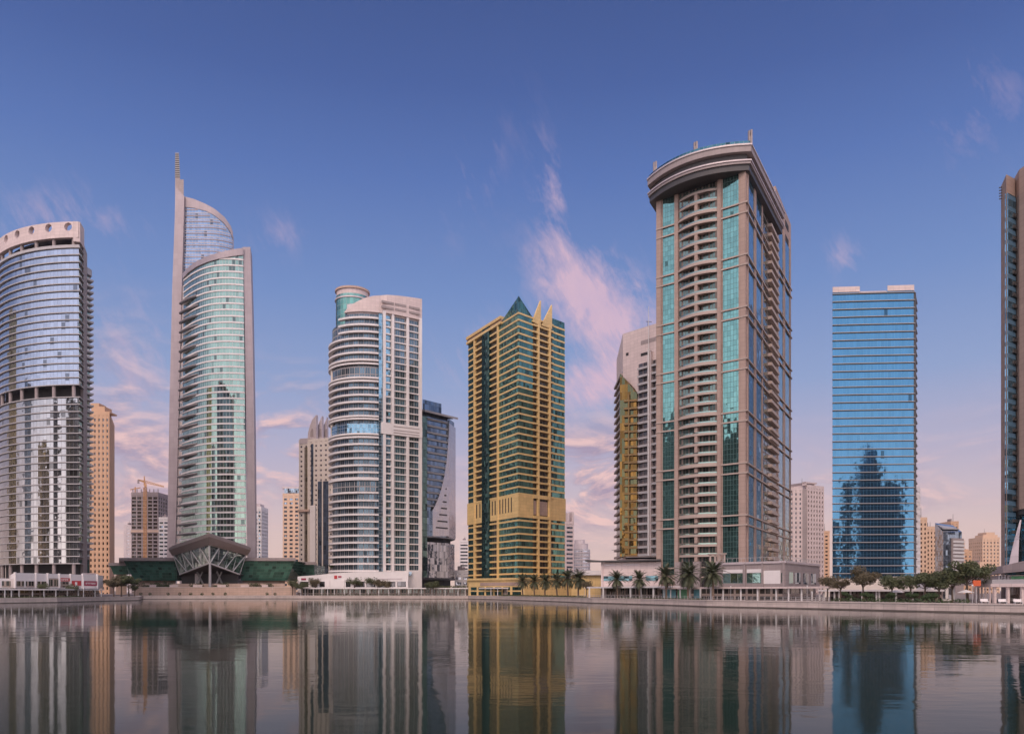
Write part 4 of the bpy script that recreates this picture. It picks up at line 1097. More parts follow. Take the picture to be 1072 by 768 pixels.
# ------------------------------------------------------------------ blue glass slab
def blue_tower():
    D = 340.0; z = lambda py: Z(py, D)
    A, B = W(871.5, 342.5), W(956.5, 340); E, F_ = W(959.3, 354), W(956, 376)
    t = thing('blue_glass_tower', 'broad blue glass office slab with thin ledges and a notched roof', 'tower', (*W(915, 350), GZ))
    front = bulge(A, B, 0.12, 24)
    poly = front + [E, F_, W(874.5, 374)]
    g = glass('azure_glass', (0.075, 0.215, 0.36), 1.42, 3.36, (0.10, 0.22, 0.32), 0.05, 0.04, 0.003, 0.006, 0.06, 0.008)
    zt, z0 = z(305.5), z(605)
    mb = MB(); mb.prism(poly, z0, zt); part('curtain_wall', mb, g, t)
    n = 36; H = (z(306) - z(600)) / n
    mb = MB(); mb.ribbon(offset(front + [E], 0.55), z(600), z(600) + 0.22, 0.8); o = part('floor_ledge', mb, M['steel'], t)
    q = MB(); q.ribbon(offset(front + [E], 0.35), z(600) - 0.26, z(600) - 0.002, 0.6); s = q.build('painted_ledge_shade', M['darkmetal'], ORG[t.name]); s.parent = o  # dark strip imitating the shade under each ledge
    stack(o, [H * k for k in range(1, n + 1)])
    mb = MB(); mb.prism([B, add(B, (1.3, 0.6)), E, add(E, (-1, 3))], z0, zt); part('corner_strip', mb, M['darkmetal'], t)
    def blockf(pa, pb, y0, y1, mat, name, inset=1.0, dep=16):
        a, b = add(ray_on(pa, A, B), (0, inset)), add(ray_on(pb, A, B), (0, inset))
        mb = MB(); mb.prism([a, b, mul(b, 1 + dep / b[1]), mul(a, 1 + dep / a[1])], y0, y1); return part(name, mb, mat, t)
    for pa, pb in ((872.5, 900.5), (930, 957.5)):
        blockf(pa, pb, zt + .003, z(303.2), g, 'roof_glazing')
        blockf(pa - 0.3, pb + 0.3, z(303.2) + .003, z(297.5), M['pink'], 'roof_parapet', 0.6, 17)
    blockf(900.8, 929.7, zt + .003, z(304.6), M['pink'], 'roof_sill', 0.8); blockf(900.8, 929.7, z(303.4), z(302.4), M['mauve'], 'notch_rail', 1.2, 0.6)
    for px in (903, 912, 921, 928):
        blockf(px, px + 0.7, z(304.6) + .002, z(303.4), M['mauve'], 'rail_post', 1.3, 0.4)
    mb = MB(); mb.prism(offset(poly, 3, True), GZ, z(605.5)); part('lobby_wall', mb, M['cream'], t)
    mb = MB(); mb.prism([add(ray_on(930, A, B), (0, -4)), add(ray_on(968, A, B), (0, -4)), add(ray_on(968, A, B), (0, 20)), add(ray_on(930, A, B), (0, 20))], GZ, Z(603, 335)); part('lobby_block', mb, M['cream'], t)
blue_tower()

# ------------------------------------------------------------------ stone and glass tower at the right edge
def edge_tower():
    D = 220.0; z = lambda py: Z(py, D)
    A, B = W(1048, 224), W(1053.5, 219.5); C = W(1062.5, 222); E, F_ = W(1110, 205), (170, 250)
    t = thing('stone_edge_tower', 'brown stone tower with a strip of blue windows, cut off by the right edge', 'tower', (*W(1070, 230), GZ))
    g = glass('sky_window_glass', (0.22, 0.42, 0.55), 2.6, 3.1, (0.10, 0.20, 0.30), 0.1, 1.15, 0.03, 0.010, 0.2, 0.10)
    zt = z(183.5)
    mb = MB(); mb.prism([A, B, C, W(1075, 236), W(1050, 250)], GZ, [zt - 1, zt, zt, zt, zt]); part('wall', mb, M['brown'], t)
    mb = MB(); mb.panel(B, C, 1054.0, 1062.5, GZ, z(203), -0.5, 0.3); part('window_strip', mb, g, t)
    for k in range(44):
        zz = 12 + 2.35 * k
        if zz > z(208): break
    H = 3.1; n = int((z(212) - 14) / H)
    mb = MB(); mb.panel(B, C, 1058.5, 1062.2, 14, 14.9, 0.2, 0.75); o = part('window_hood', mb, M['darkmetal'], t); stack(o, [H * k for k in range(1, n)])
    P, Q = add(C, (-0.35, -2.4)), E
    mb = MB(); mb.prism([P, Q, (Q[0] + 3, Q[1] + 26), (P[0] + 6, P[1] + 18)], z(533), z(178.5)); part('stone_slab', mb, M['brown'], t)
    mb = MB(); mb.prism([add(P, (0.4, 0.5)), add(Q, (0, 0.5)), (Q[0] + 3, Q[1] + 24), (P[0] + 5, P[1] + 16)], z(538.5), z(533) - .003); part('slab_soffit', mb, M['darkmetal'], t)
    mb = MB(); mb.prism([add(P, (2.5, 3)), add(Q, (0, 3)), (Q[0], Q[1] + 20), (P[0] + 6, P[1] + 14)], GZ, z(538.5) - .003); part('lower_glazing', mb, glass('lower_teal_glass', (0.15, 0.28, 0.34), 1.6, 3.1, (0.1, 0.12, 0.14), 0.1, 0.2, 0.02, 0.008, 0.3), t)
    for k in range(5):
        mb = MB(); zz = z(190 + 3.0 * k); mb.bar((A[0] - 0.9, A[1] - 0.5, zz), (A[0] + 1.0, A[1] - 1.6, zz), 0.25, 0.25); part('flank_rail', mb, M['darkmetal'], t)
    # white tensile sail on the flank
    mb = MB()
    s0, s1, s2 = W(1056.5, 205), W(1065, 205), W(1067.5, 205)
    top = (*W(1068, 207), Z(544, 207)); 
    L = [(*W(1055.5, 206), Z(597, 206)), (*W(1058.5, 206), Z(580, 206)), (*W(1063, 206.5), Z(562, 206.5)), top]
    Rr = [(*W(1066, 204), Z(597, 204)), (*W(1066.3, 204.5), Z(580, 204.5)), (*W(1067, 205.5), Z(562, 205.5)), (top[0] + 0.3, top[1], top[2])]
    for i in range(3):
        mb.face([L[i], Rr[i], Rr[i + 1], L[i + 1]]); mb.face([(p_[0], p_[1] + 0.15, p_[2]) for p_ in (L[i + 1], Rr[i + 1], Rr[i], L[i])])
    solo('tensile_sail', mb, M['mauve'], 'pale fabric sail rising to a point beside the tower at the right edge', 'sail', (*s1, Z(597, 205)))
edge_tower()

# ------------------------------------------------------------------ towers farther back
def grid_tower(name, label, D, px0, px1, top, wall, win, bay=4.0, H=3.6, deep=24, yaw=0.0, roof=None, cat='tower', group=None, bandh=0.45, pierw=0.45, side=None, tops=None, proud=0.5, base=GZ):
    """a block of storeys: glass core, floor bands and piers standing proud of it. yaw turns the front; roof lists extra blocks"""
    P = W(px0, D + max(0, yaw)); Q = W(px1, D + max(0, -yaw))
    nn = nrm(P, Q)
    poly = [P, Q, add(Q, mul(nn, -deep)), add(P, mul(nn, -deep))]
    if side: poly = [P, Q, W(side[0], D + side[1]), add(W(side[0], D + side[1]), sub(P, Q))]
    zt = Z(top, D)
    t = thing(name, label, cat, (*lerp(P, Q, 0.5), GZ), group)
    mb = MB(); mb.prism(offset(poly, -proud, True), GZ, zt - 0.3); part('glazing', mb, win, t)
    n = max(3, min(60, int((zt - 4) / H))); H = (zt - 3) / n
    mb = MB(); mb.ribbon(poly, 3, 3 + H * bandh, 1.0, True); o = part('floor_band', mb, wall, t)
    stack(o, [H * k for k in range(1, n)])
    mb = MB(); mb.prism(offset(poly, 0.12, True), 3 + H * (n - 1) + H * bandh + 0.3, zt + 1.0); part('attic', mb, wall, t)
    for i in range(4):
        a, b = poly[i], poly[(i + 1) % 4]
        m_ = lerp(a, b, 0.5); nv = nrm(a, b)
        if nv[0] * -m_[0] + nv[1] * -m_[1] < 0: continue
        L = ln(sub(b, a)); k = max(1, round(L / bay)); w = L / k * pierw / 2
        d = mul(sub(b, a), 1 / L)
        for j in range(k + 1):
            s = j * L / k
            c0, c1 = add(a, mul(d, max(0, s - w))), add(a, mul(d, min(L, s + w)))
            mb = MB(); mb.prism([add(c0, mul(nv, 0.1)), add(c1, mul(nv, 0.1)), add(c1, mul(nv, -0.8)), add(c0, mul(nv, -0.8))], GZ, zt); part('pier', mb, wall, t)
    rr = random.Random(int(px0 * 7))
    for k in range(2 if px1 - px0 > 9 else 1):
        f0 = rr.uniform(.12, .6); f1 = f0 + rr.uniform(.12, .28)
        p, q = lerp(P, Q, f0), lerp(P, Q, f1); v0, v1 = mul(nn, -deep * rr.uniform(.2, .4)), mul(nn, -deep * rr.uniform(.55, .8))
        mb = MB(); mb.prism([add(p, v0), add(q, v0), add(q, v1), add(p, v1)], zt + 1.002, zt + rr.uniform(2.5, 4.5)); part('roof_plant', mb, M['concrete'], t)
    pm = add(lerp(P, Q, rr.uniform(.2, .8)), mul(nn, -deep * .3)); mb = MB(); mb.tube((*pm, zt + 1), (*pm, zt + rr.uniform(5, 10)), .22, .1, 5); part('rooftop_mast', mb, M['darkmetal'], t)
    for r in roof or []:
        a, b, y0, y1, mat, nm = r
        p, q = add(ray_on(a, P, Q), mul(nn, -1)), add(ray_on(b, P, Q), mul(nn, -1))
        mb = MB(); mb.prism([p, q, add(q, mul(nn, -deep * 0.6)), add(p, mul(nn, -deep * 0.6))], Z(y0, D), Z(y1, D)); part(nm, mb, mat, t)
    return t, P, Q, nn
gA = glass('far_dark_glass', (0.13, 0.13, 0.14), 2.0, 3.5, (0.05, 0.05, 0.05), 0.1, 0.1, 0.03, 0.01, 0.4)
gB = glass('far_blue_glass', (0.26, 0.34, 0.42), 2.0, 3.5, (0.1, 0.12, 0.14), 0.1, 0.1, 0.03, 0.01, 0.3)
gC = glass('far_pale_glass', (0.36, 0.38, 0.42), 2.0, 3.5, (0.3, 0.3, 0.3), 0.1, 0.1, 0.02, 0.01, 0.2)
# terracotta tower behind the left tower
grid_tower('terracotta_tower', 'slim terracotta apartment tower just right of the curved office tower', 670, 93, 114.5, 432, M['orange'], gA, 3.6, 4.6, 20, 0, [(95, 109, 432, 425, M['orange'], 'roof_storey'), (94, 103, 425, 421.5, M['orange'], 'roof_turret'), (109.5, 114.5, 432, 430.5, M['orange'], 'roof_turret')], side=(119.8, 56), bandh=0.5, pierw=0.6)
# unfinished tower with its crane
tt, P, Q, nn = grid_tower('unfinished_tower', 'unfinished grey concrete tower with open floors, under a tower crane', 900, 137.5, 165.5, 516, M['concrete'], gA, 6.0, 4.0, 30, 0, None, bandh=0.3, pierw=0.22)
for k in range(7):
    s = ray_on(138.2 + 4.4 * k, P, Q); mb = MB(); mb.tube((s[0], s[1] + 2, Z(516, 900)), (s[0], s[1] + 2, Z(511.5, 900)), 0.5, 0.5, 6); part('starter_column', mb, M['concrete'], tt)
mb = MB(); mb.prism([W(137, 899), W(166, 899), W(166, 931), W(137, 931)], Z(557, 900), Z(554.5, 900)); part('safety_deck', mb, M['tan'], tt)
def crane():
    D = 888.0; z = lambda py: Z(py, D)
    t = thing('tower_crane', 'ochre tower crane with a long slanting jib over the unfinished tower', 'crane', (*W(152, D), GZ))
    mb = MB(); c = W(152, D)
    for dx, dy in ((-1.2, -1.2), (1.2, -1.2), (1.2, 1.2), (-1.2, 1.2)): mb.bar((c[0] + dx, c[1] + dy, GZ), (c[0] + dx, c[1] + dy, z(510)), 0.6, 0.6)
    zz = GZ; k = 0
    while zz < z(510) - 4:
        s = 1 if k % 2 else -1
        for dy in (-1.2, 1.2): mb.bar((c[0] - 1.2 * s, c[1] + dy, zz), (c[0] + 1.2 * s, c[1] + dy, zz + 4), 0.35, 0.35)
        zz += 4; k += 1
    part('mast', mb, M['crane'], t)
    def truss(a, b, h, name):
        mb = MB(); a, b = Vector(a), Vector(b); n = 12
        up = Vector((0, 0, h))
        mb.bar(a, b, 0.7, 0.7); mb.bar(a + up, b + up * 0.4, 0.6, 0.6)
        for i in range(n):
            p, q = a.lerp(b, i / n), a.lerp(b, (i + 1) / n)
            mb.bar(p, q.lerp(q + up * (1 - .6 * (i + 1) / n), 1.0), 0.4, 0.4)
        part(name, mb, M['crane'], t)
    truss((*W(152, D), z(505)), (*W(171.5, D), z(509.5)), 2.2, 'jib')
    truss((*W(152, D), z(505)), (*W(144.5, D), z(502.5)), 2.0, 'counter_jib')
    mb = MB(); mb.prism([W(143.8, D - 1), W(146, D - 1), W(146, D + 2), W(143.8, D + 2)], z(505.5), z(502)); part('counterweight', mb, M['concrete'], t)
    mb = MB(); mb.tube((*W(151.5, D), z(508)), (*W(151.0, D), z(498)), 1.1, 0.4, 6); part('tower_peak', mb, M['crane'], t)
    mb = MB(); mb.prism([W(151, D - 2), W(153.6, D - 2), W(153.6, D + 1), W(151, D + 1)], z(510), z(506.5)); part('cab', mb, M['crane'], t)
crane()
t2 = thing('tower_crane', 'small crane arm on the left corner of the unfinished tower roof', 'crane', (*W(140, 905), Z(514, 905)))
mb = MB(); mb.bar((*W(136.5, 905), Z(512.3, 905)), (*W(147, 905), Z(510.2, 905)), 0.9, 0.9); part('jib', mb, M['crane'], t2)
mb = MB(); mb.bar((*W(141.5, 905), Z(517, 905)), (*W(141.5, 905), Z(509.5, 905)), 1.0, 1.0); part('mast', mb, M['crane'], t2)
grid_tower('mauve_block', 'plain mauve block at the left foot of the unfinished tower', 950, 129.5, 138.5, 550, M['mauve'], gC, 8, 4, 20, bandh=0.8, pierw=0.7)
grid_tower('pale_office_block', 'pale white-banded block between the unfinished tower and spired tower', 800, 166.2, 176.5, 542, M['white'], gB, 5, 3.8, 20, bandh=0.55, pierw=0.2)
grid_tower('pale_office_block', 'narrow pale green-grey block right of the spired tower', 800, 263, 273.6, 531, M['white'], gB, 4, 3.6, 22, 0, [(263.5, 272, 531, 527, M['mauve'], 'roof_storey')], bandh=0.4, pierw=0.35)
grid_tower('sand_tower', 'sand-coloured apartment tower with bluish glass middle and flat projecting roof', 1000, 296, 313.5, 517, M['sand'], gB, 6.0, 5.0, 26, 0, [(297.5, 312.5, 516, 511, gB, 'glass_attic'), (295, 314, 511, 509, M['mauve'], 'roof_slab')], bandh=0.5, pierw=0.45)
def fin_tower():
    tt, P, Q, nn = grid_tower('arched_fin_tower', 'cream stone tower with arched roof fins, left of the white balcony tower', 600, 313, 349, 459, M['cream'], gC, 4.5, 3.6, 30, 10, None, bandh=0.62, pierw=0.62)
    D = 600
    for k, (a, b) in enumerate(((322, 331), (330.5, 337), (336.5, 342))):
        p, q = add(P, mul(nn, -3 - 5 * k)), add(Q, mul(nn, -3 - 5 * k))
        top = 434 + 1.2 * k
        pts = [(a, 459), (a + 0.6, 452), (a + 2.5, 445), (a + 5, 439), (b, top), (b, 459)]
        mb = MB(); mb.plate(p, q, pts, -2.5, 0); part('arched_fin', mb, M['mauve'], tt)
        mb = MB(); mb.plate(p, q, [(a + 3, 457), (a + 3.2, 452), (a + 4.6, 448.5), (a + 6, 449), (a + 6.2, 457)], 0.0, 0.25); part('arched_opening', mb, M['granite'], tt)
    mb = MB(); mb.panel(P, Q, 314, 322, Z(462, D), Z(456.5, D), -8, 0.4); part('shoulder', mb, M['mauve'], tt)
    gy = glass('cream_gold_glass', (0.55, 0.47, 0.30), 2, 3.6, (0.4, 0.35, 0.3), 0.1, 0.1, 0.02, 0.01, 0.2)
    mb = MB(); mb.panel(P, Q, 319, 322, GZ, Z(466, D), -0.5, 0.35); part('gold_glass_strip', mb, gy, tt)
    mb = MB(); mb.panel(P, Q, 325.8, 328.2, GZ, Z(463, D), -0.5, 0.35); part('grey_glass_strip', mb, gB, tt)
    mb = MB(); mb.panel(P, Q, 333, 337, GZ, Z(503, D), -0.5, 0.4); mb.panel(P, Q, 338.5, 344, GZ, Z(503, D), -0.5, 0.4); part('blue_glass_strip', mb, gB, tt)
    mb = MB(); mb.panel(P, Q, 313, 325, Z(534.5, D), Z(532, D), -0.5, 1.8); part('belt_balcony', mb, M['tan'], tt)
    mb = MB(); mb.panel(P, Q, 325.5, 331, GZ, Z(528, D), -0.5, 1.4); part('stair_bay', mb, M['white'], tt)
fin_tower()
grid_tower('pale_office_block', 'low pale banded block seen between sail tower and gold tower', 900, 481, 490.5, 566, M['white'], gC, 9, 3.6, 22, bandh=0.55, pierw=0.2)
grid_tower('low_white_building', 'low white building with grey windows at the left foot of the gold tower', 560, 476, 492, 598, M['white'], gC, 5, 3.2, 14, bandh=0.5, pierw=0.3)
def horned():
    tt, P, Q, nn = grid_tower('horned_pink_tower', 'pink striped tower with two horn-like piers on top, behind the gold tower', 700, 584, 600.5, 546, M['pink'], gB, 9, 3.7, 22, -8, None, bandh=0.55, pierw=0.2)
    for a, b, y in ((593.2, 595.8, 536), (598.6, 600.6, 534.8)):
        mb = MB(); mb.panel(P, Q, a, b, Z(548, 700), Z(y, 700), -4, 0.4); part('horn', mb, M['pink'], tt)
horned()
def domed():
    D = 850; t = thing('round_stepped_tower', 'round pale blue-grey tower with stepped cylindrical top, right of the horned tower', 'tower', (*W(610, D), GZ))
    c = W(609, D)
    wl = winwall('far_round_windows', (0.50, 0.46, 0.47), (0.30, 0.36, 0.44), 2.6, 3.6, 0.15, 0.85, 0.2, 0.85)
    for r, y0, y1, nm in ((8.8, 640, 575, 'drum'), (7.6, 575, 569, 'upper_drum'), (5.6, 569, 565, 'cap')):
        mb = MB(); ring = arc((c[0] - (8.8 - r) * 0.7, c[1]), r, 0, 360, 30)[:-1]; mb.prism(ring, max(GZ, Z(y0, D)), Z(y1, D)); part(nm, mb, wl if nm == 'drum' else M['mauve'], t)
    H = 3.6; mb = MB(); mb.ribbon(arc(c, 9.2, 0, 360, 30)[:-1], 8, 9.2, 0.6, True); o = part('floor_band', mb, M['mauve'], t); stack(o, [H * k for k in range(1, int((Z(575, D) - 8) / H))])
domed()
# pale twin slabs between the brown tower and the blue one
tt, P, Q, nn = grid_tower('pale_twin_slab', 'tall pale pink slab with a roof frame, between brown and blue towers', 620, 845, 862.5, 508.5, M['pink'], gA, 3.4, 3.5, 30, -10, None, bandh=0.5, pierw=0.6)
mb = MB()
for a, b, y0, y1 in ((843, 844, 508, 504.5), (852.5, 853.5, 508, 504.5), (843, 855, 505.6, 504.2)): mb.panel(P, Q, a, b, Z(y0, 620), Z(y1, 620), -3, 0.3)
part('roof_frame', mb, M['pink'], tt)
grid_tower('pale_twin_slab', 'pale pink slab with small dark windows against the brown tower', 618, 826.5, 840, 511, M['pink'], gA, 3.6, 3.5, 30, 0, [(840.2, 845, 640, 511.5, M['granite'], 'link_shaft')], bandh=0.5, pierw=0.62)
grid_tower('terracotta_block', 'terracotta block peeping out left of the blue glass tower', 760, 862, 868.5, 556.5, M['orange'], gA, 4, 3.5, 20, bandh=0.6, pierw=0.6)
grid_tower('white_slim_tower', 'slim white tower peeping out right of the blue glass tower', 430, 955, 963.3, 508.5, M['white'], gA, 3.0, 3.4, 12, -14, None, bandh=0.45, pierw=0.45)
grid_tower('sunlit_sand_tower', 'sunlit sand tower, left of a pair right of the blue tower', 620, 962.5, 970.5, 542.5, M['sand'], gA, 2.8, 3.4, 20, bandh=0.5, pierw=0.6)
grid_tower('sunlit_sand_tower', 'sunlit sand tower touching the slanted blue-grey office building', 660, 970, 980.5, 552, M['sand'], gA, 2.8, 3.4, 20, bandh=0.5, pierw=0.6)
def slanted():
    D = 520.0; z = lambda py: Z(py, D)
    t = thing('slanted_office', 'dark blue-grey office building with a slanted glass roof', 'office building', (*W(993, D + 8), GZ))
    g = glass('slate_glass', (0.20, 0.26, 0.33), 1.8, 3.4, (0.08, 0.10, 0.12), 0.10, 0.12, 0.016, 0.008, 0.25, 0.06)
    A, B, C = W(978.8, 538), W(987.5, 516), W(1007, 524)
    Bk = add(A, sub(C, B))
    mb = MB(); mb.prism([A, B, C, Bk], GZ, [z(544.6), z(557), z(556), z(546)]); part('glass_body', mb, g, t)
    mb = MB(); mb.prism([lerp(A, B, .25), lerp(lerp(A, B, .8), C, .05), lerp(lerp(Bk, C, .8), B, .05), lerp(lerp(Bk, C, .25), A, 0.05)], z(552), [z(547.2), z(553.5), z(553), z(548.5)]); 
    part('roof_frame', mb, M['steel'], t)
    mb = MB(); mb.panel(B, C, 995.5, 1007.4, GZ, z(563), -1, 1.0); part('striped_annexe', mb, M['granite'], t)
    mb = MB(); mb.panel(B, C, 996, 1007.4, z(602), z(602) + 1.4, 0.5, 1.6); o = part('white_stripe', mb, M['whitemetal'], t); stack(o, [2.35 * k for k in range(1, 10)])
slanted()
grid_tower('terracotta_block', 'terracotta block whose top shows above the slanted office roof', 700, 995.5, 1003.5, 546.5, M['orange'], gA, 3, 3.4, 20, bandh=0.55, pierw=0.6)
grid_tower('terracotta_block', 'thin terracotta block right beside the striped annexe', 700, 1006.5, 1009.8, 566.5, M['orange'], gA, 3, 3.4, 20, bandh=0.55, pierw=0.6)
grid_tower('stepped_terracotta_block', 'low stepped terracotta block behind the large round tree', 720, 1009, 1017.5, 577, M['orange'], gA, 3, 3.4, 20, 0, [(1009.5, 1014.5, 577, 574.5, M['orange'], 'roof_storey')], bandh=0.55, pierw=0.6)
grid_tower('stepped_sand_tower', 'sunlit stepped sand tower standing alone near the right edge', 800, 1028.5, 1046.5, 563, M['sand'], gA, 3.4, 3.5, 24, 0, [(1030, 1045, 563, 559.5, M['sand'], 'roof_storey'), (1033, 1042, 559.5, 556.8, M['sand'], 'roof_turret')], bandh=0.5, pierw=0.6)
grid_tower('stepped_sand_tower', 'low sand shoulder block left of the lone stepped tower', 790, 1025.8, 1030, 589, M['sand'], gA, 3.4, 3.5, 20, bandh=0.5, pierw=0.6)
# ------------------------------------------------------------------ podiums, shops and waterfront canopies
def zf(py, px, back): return Z(py, shD(px) + back)
def canopy(name, label, pxs, back, roof_py, thick, depth, cols, mat='whitemetal', colw=0.35, backwall=None, cat='canopy', roofmat='white', dx=0):
    """flat-roofed colonnade following the quay: pxs = photo columns it spans, back = metres behind the water's edge"""
    path = resample([SP(px, back) for px in pxs], 9)
    zr = roof_py
    mid = path[len(path) // 2]
    t = thing(name, label, cat, (*mid, GZ))
    mb = MB(); mb.ribbon(path, zr, zr + thick, depth); part('roof', mb, M[roofmat], t)
    inn = offset(path, -0.6)
    for px in cols:
        p = SP(px, back + 0.9)
        mb = MB(); mb.box(p[0] - colw / 2, p[1] - colw / 2, GZ, p[0] + colw / 2, p[1] + colw / 2, zr); part('column', mb, M[mat], t)
    if backwall:
        mb = MB(); mb.ribbon(offset(path, -depth * 0.8), GZ, zr, 0.6); part('shop_front', mb, backwall, t)
    return t
shop = winwall('shop_fronts', (0.30, 0.24, 0.21), (0.075, 0.07, 0.065), 4.2, 3.6, 0.08, 0.90, 0.0, 0.80)
shop2 = winwall('shop_fronts_pale', (0.42, 0.34, 0.29), (0.11, 0.12, 0.11), 3.4, 3.2, 0.12, 0.86, 0.0, 0.82)

# left retail podium
def left_podium():
    D = 330.0; z = lambda py: Z(py, D)
    t = thing('white_retail_podium', 'white retail podium with red shop signs under the curved office tower', 'shopping podium', (*W(50, D), GZ))
    A, B, B2, E = W(-45, 292), W(15, 310), W(15, 305), W(101.5, 352)
    mb = MB(); mb.prism([W(15, 306), E, W(108, 362), W(98, 385), W(10, 360)], z(615.5), z(600.5)); part('upper_storey', mb, M['white'], t)
    mb = MB(); mb.prism([A, W(15, 310), W(12, 340), W(-40, 330)], z(615.5), z(606)); part('side_storey', mb, M['white'], t)
    mb = MB(); mb.prism([W(-45, 296), W(15, 309.5), W(100, 355), W(104, 375), W(-40, 345)], GZ, z(615.5) - .003); part('ground_storey', mb, shop, t)
    P, Q = W(15, 306), E
    for a, b in ((17, 25), (27, 36), (38.5, 48.5), (-10, -2), (2, 11)):
        e = (P, Q) if a > 14 else (A, W(15, 310))
        mb = MB(); mb.panel(*e, a, b, z(614.5), z(608.5), -0.3, 0.06); part('shop_window', mb, shop2, t)
    for a, b, y0, y1, m_, lab in ((50.5, 61, 614, 605, shop2, None),):
        mb = MB(); mb.panel(P, Q, a, b, z(y0), z(y1), -0.3, 0.06); part('shop_window', mb, m_, t)
    mb = MB(); mb.panel(P, Q, 62.5, 72, z(614.5), z(608.5), -.3, .06); part('shop_window', mb, shop, t)
    for a, b, y0, y1, m_, lab in ((62.5, 72.5, 608, 604.6, 'red', 'red shop sign above a dark window'), (74.5, 84.5, 612.5, 607.3, 'red', 'red shop front with a pale doorway'), (88, 101, 612.5, 607.3, 'magenta', 'crimson shop sign with pale marks')):
        mb = MB(); mb.panel(P, Q, a, b, z(y0), z(y1), -0.2, 0.25); o = part('shop_sign', mb, M[m_], t, lab)
        rnd = random.Random(int(a))
        if m_ == 'red' and y0 > 610:
            q = MB(); q.panel(P, Q, 78, 80.2, z(612.4), z(608.6), 0.2, 0.32); s = q.build('doorway', M['white'], ORG[t.name]); s.parent = o
            continue
        k = a + 1.2
        q = MB()
        while k < b - 1.6:
            w_ = rnd.uniform(0.5, 0.9)
            ym = (y0 + y1) / 2
            q.panel(P, Q, k, k + w_ * 0.35, z(ym + 1), z(ym - 1), 0.24, 0.33); q.panel(P, Q, k + w_ * 0.35, k + w_, z(ym - 0.4), z(ym - 1), 0.24, 0.32)
            if rnd.random() < .6: q.panel(P, Q, k + w_ * .6, k + w_, z(ym + 1), z(ym - 0.2), 0.24, 0.31)
            k += w_ + 0.5
        s = q.build('lettering', M['white'], ORG[t.name]); s.parent = o
    for px in (15.5, 37.3, 49.5, 61.8, 73.5, 86.3, 101.5):
        mb = MB(); mb.panel(P, Q, px - 0.5, px + 0.5, z(615.5), z(599.5 if px > 80 else 600), -0.3, 0.5); part('pier', mb, M['white'], t)
    mb = MB(); mb.prism([W(86, 345), W(101, 352.5), W(101, 370), W(86, 370)], z(600.5) + .002, z(598.5)); part('roof_screen', mb, M['mauve'], t)
left_podium()
canopy('waterfront_canopy', 'long low canopy on thin posts before the white podium at the left edge', [-60, -20, 20, 60, 109], 4.0, 4.75, 0.45, 6.5,
       [-52, -40, -28, -16, 5, 12, 20, 34, 46, 58.5, 70.5, 82, 99.5, 106], backwall=shop)
mb = MB(); p = SP(87.4, 2.5); mb.tube((*p, GZ), (*p, GZ + 8.2), 0.2, 0.14, 8)
solo('flagpole', mb, M['whitemetal'], 'tall thin white pole in front of the red shop signs', 'pole', (*p, GZ))

# middle podium below the white balcony tower
def middle_podium():
    D = 456.0; z = lambda py: Z(py, D)
    t = thing('white_retail_podium', 'long white two-storey podium under the round balcony tower', 'shopping podium', (*W(370, D), GZ))
    A, B = W(311.5, 466), W(427.5, 456); 
    top = [(311.5, 603), (333, 601.5), (348, 599.3), (372, 598.3), (400, 598.0), (427.5, 598.5)]
    path = [ray_on(px, A, B) for px, _ in top]
    mb = MB(); zt = [Z(py, p[1]) for (px, py), p in zip(top, path)]
    mb.prism(path + [W(427, 486), W(312, 486)], z(620), zt + [zt[-1], zt[0]]); part('wall', mb, M['white'], t)
    for a, b in ((314.5, 323), (326, 332), (334.5, 340), (362, 367), (372, 382), (384, 393), (395.5, 404), (406, 414), (416, 425)):
        mb = MB(); mb.panel(A, B, a, b, z(614), z(608.3), -0.3, 0.08); part('shop_window', mb, gA, t)
    for a, b, y0, y1, m_, lab in ((315.5, 320.5, 606.6, 604.6, 'magenta', 'dark red sign at the left end of the podium'), (350, 353, 605.3, 601.8, 'red', 'square red sign on the white podium'), (354.2, 357.5, 604, 602.3, 'magenta', 'small sign right of the square red one')):
        mb = MB(); mb.panel(A, B, a, b, z(y0), z(y1), -0.1, 0.3); part('shop_sign', mb, M[m_], t, lab)
    for px in (313, 324.5, 333.3, 345, 360, 370, 383, 394.3, 405, 415, 426.5):
        mb = MB(); mb.panel(A, B, px - 0.6, px + 0.6, z(620), z(607), -0.2, 0.5); part('pier', mb, M['white'], t)
    mb = MB(); mb.panel(A, B, 396, 421, z(606), z(605.2), -.1, .2); part('fascia_line', mb, M['mauve'], t)
    t2 = thing('white_annexe', 'white annexe wall stepping up beside the sail tower base', 'annexe', (*W(435, 460), GZ))
    mb = MB(); mb.prism([W(427.8, 462), W(441.5, 466), W(441.5, 490), W(428, 490)], GZ, Z(596.5, 462)); part('wall', mb, M['white'], t2)
    mb = MB(); mb.prism([W(427.9, 461), W(431, 461.2), W(431, 463), W(427.9, 463)], Z(602, 461), Z(598, 461)); part('window', mb, gB, t2)
middle_podium()
canopy('waterfront_canopy', 'long white canopy on posts along the quay between exchange hall and gold tower', [313, 330, 370, 410, 450, 490, 521.5], 6.0, 5.55, 0.6, 6.0,
       [315, 319.5, 328, 337, 343, 350, 360.5, 366.5, 377, 385.5, 396.5, 407, 417.5, 428, 441, 452.5, 466, 479.5, 487, 494.5, 503, 514, 521], backwall=shop2)
mb = MB(); pth = [SP(px, 11.5) for px in (452, 470, 490, 500)]; rnd = random.Random(8)
for px in range(452, 500, 2):
    c_ = SP(px, 10.6); leafblob(mb, (c_[0], c_[1], 6.7), (1.0, .8, 0.8), 40, 0.35, rnd)
solo('hedge', mb, M['leaf'], 'row of roof planting on the white canopy under the sail tower', 'hedge', (*SP(475, 12.2), 7.2))

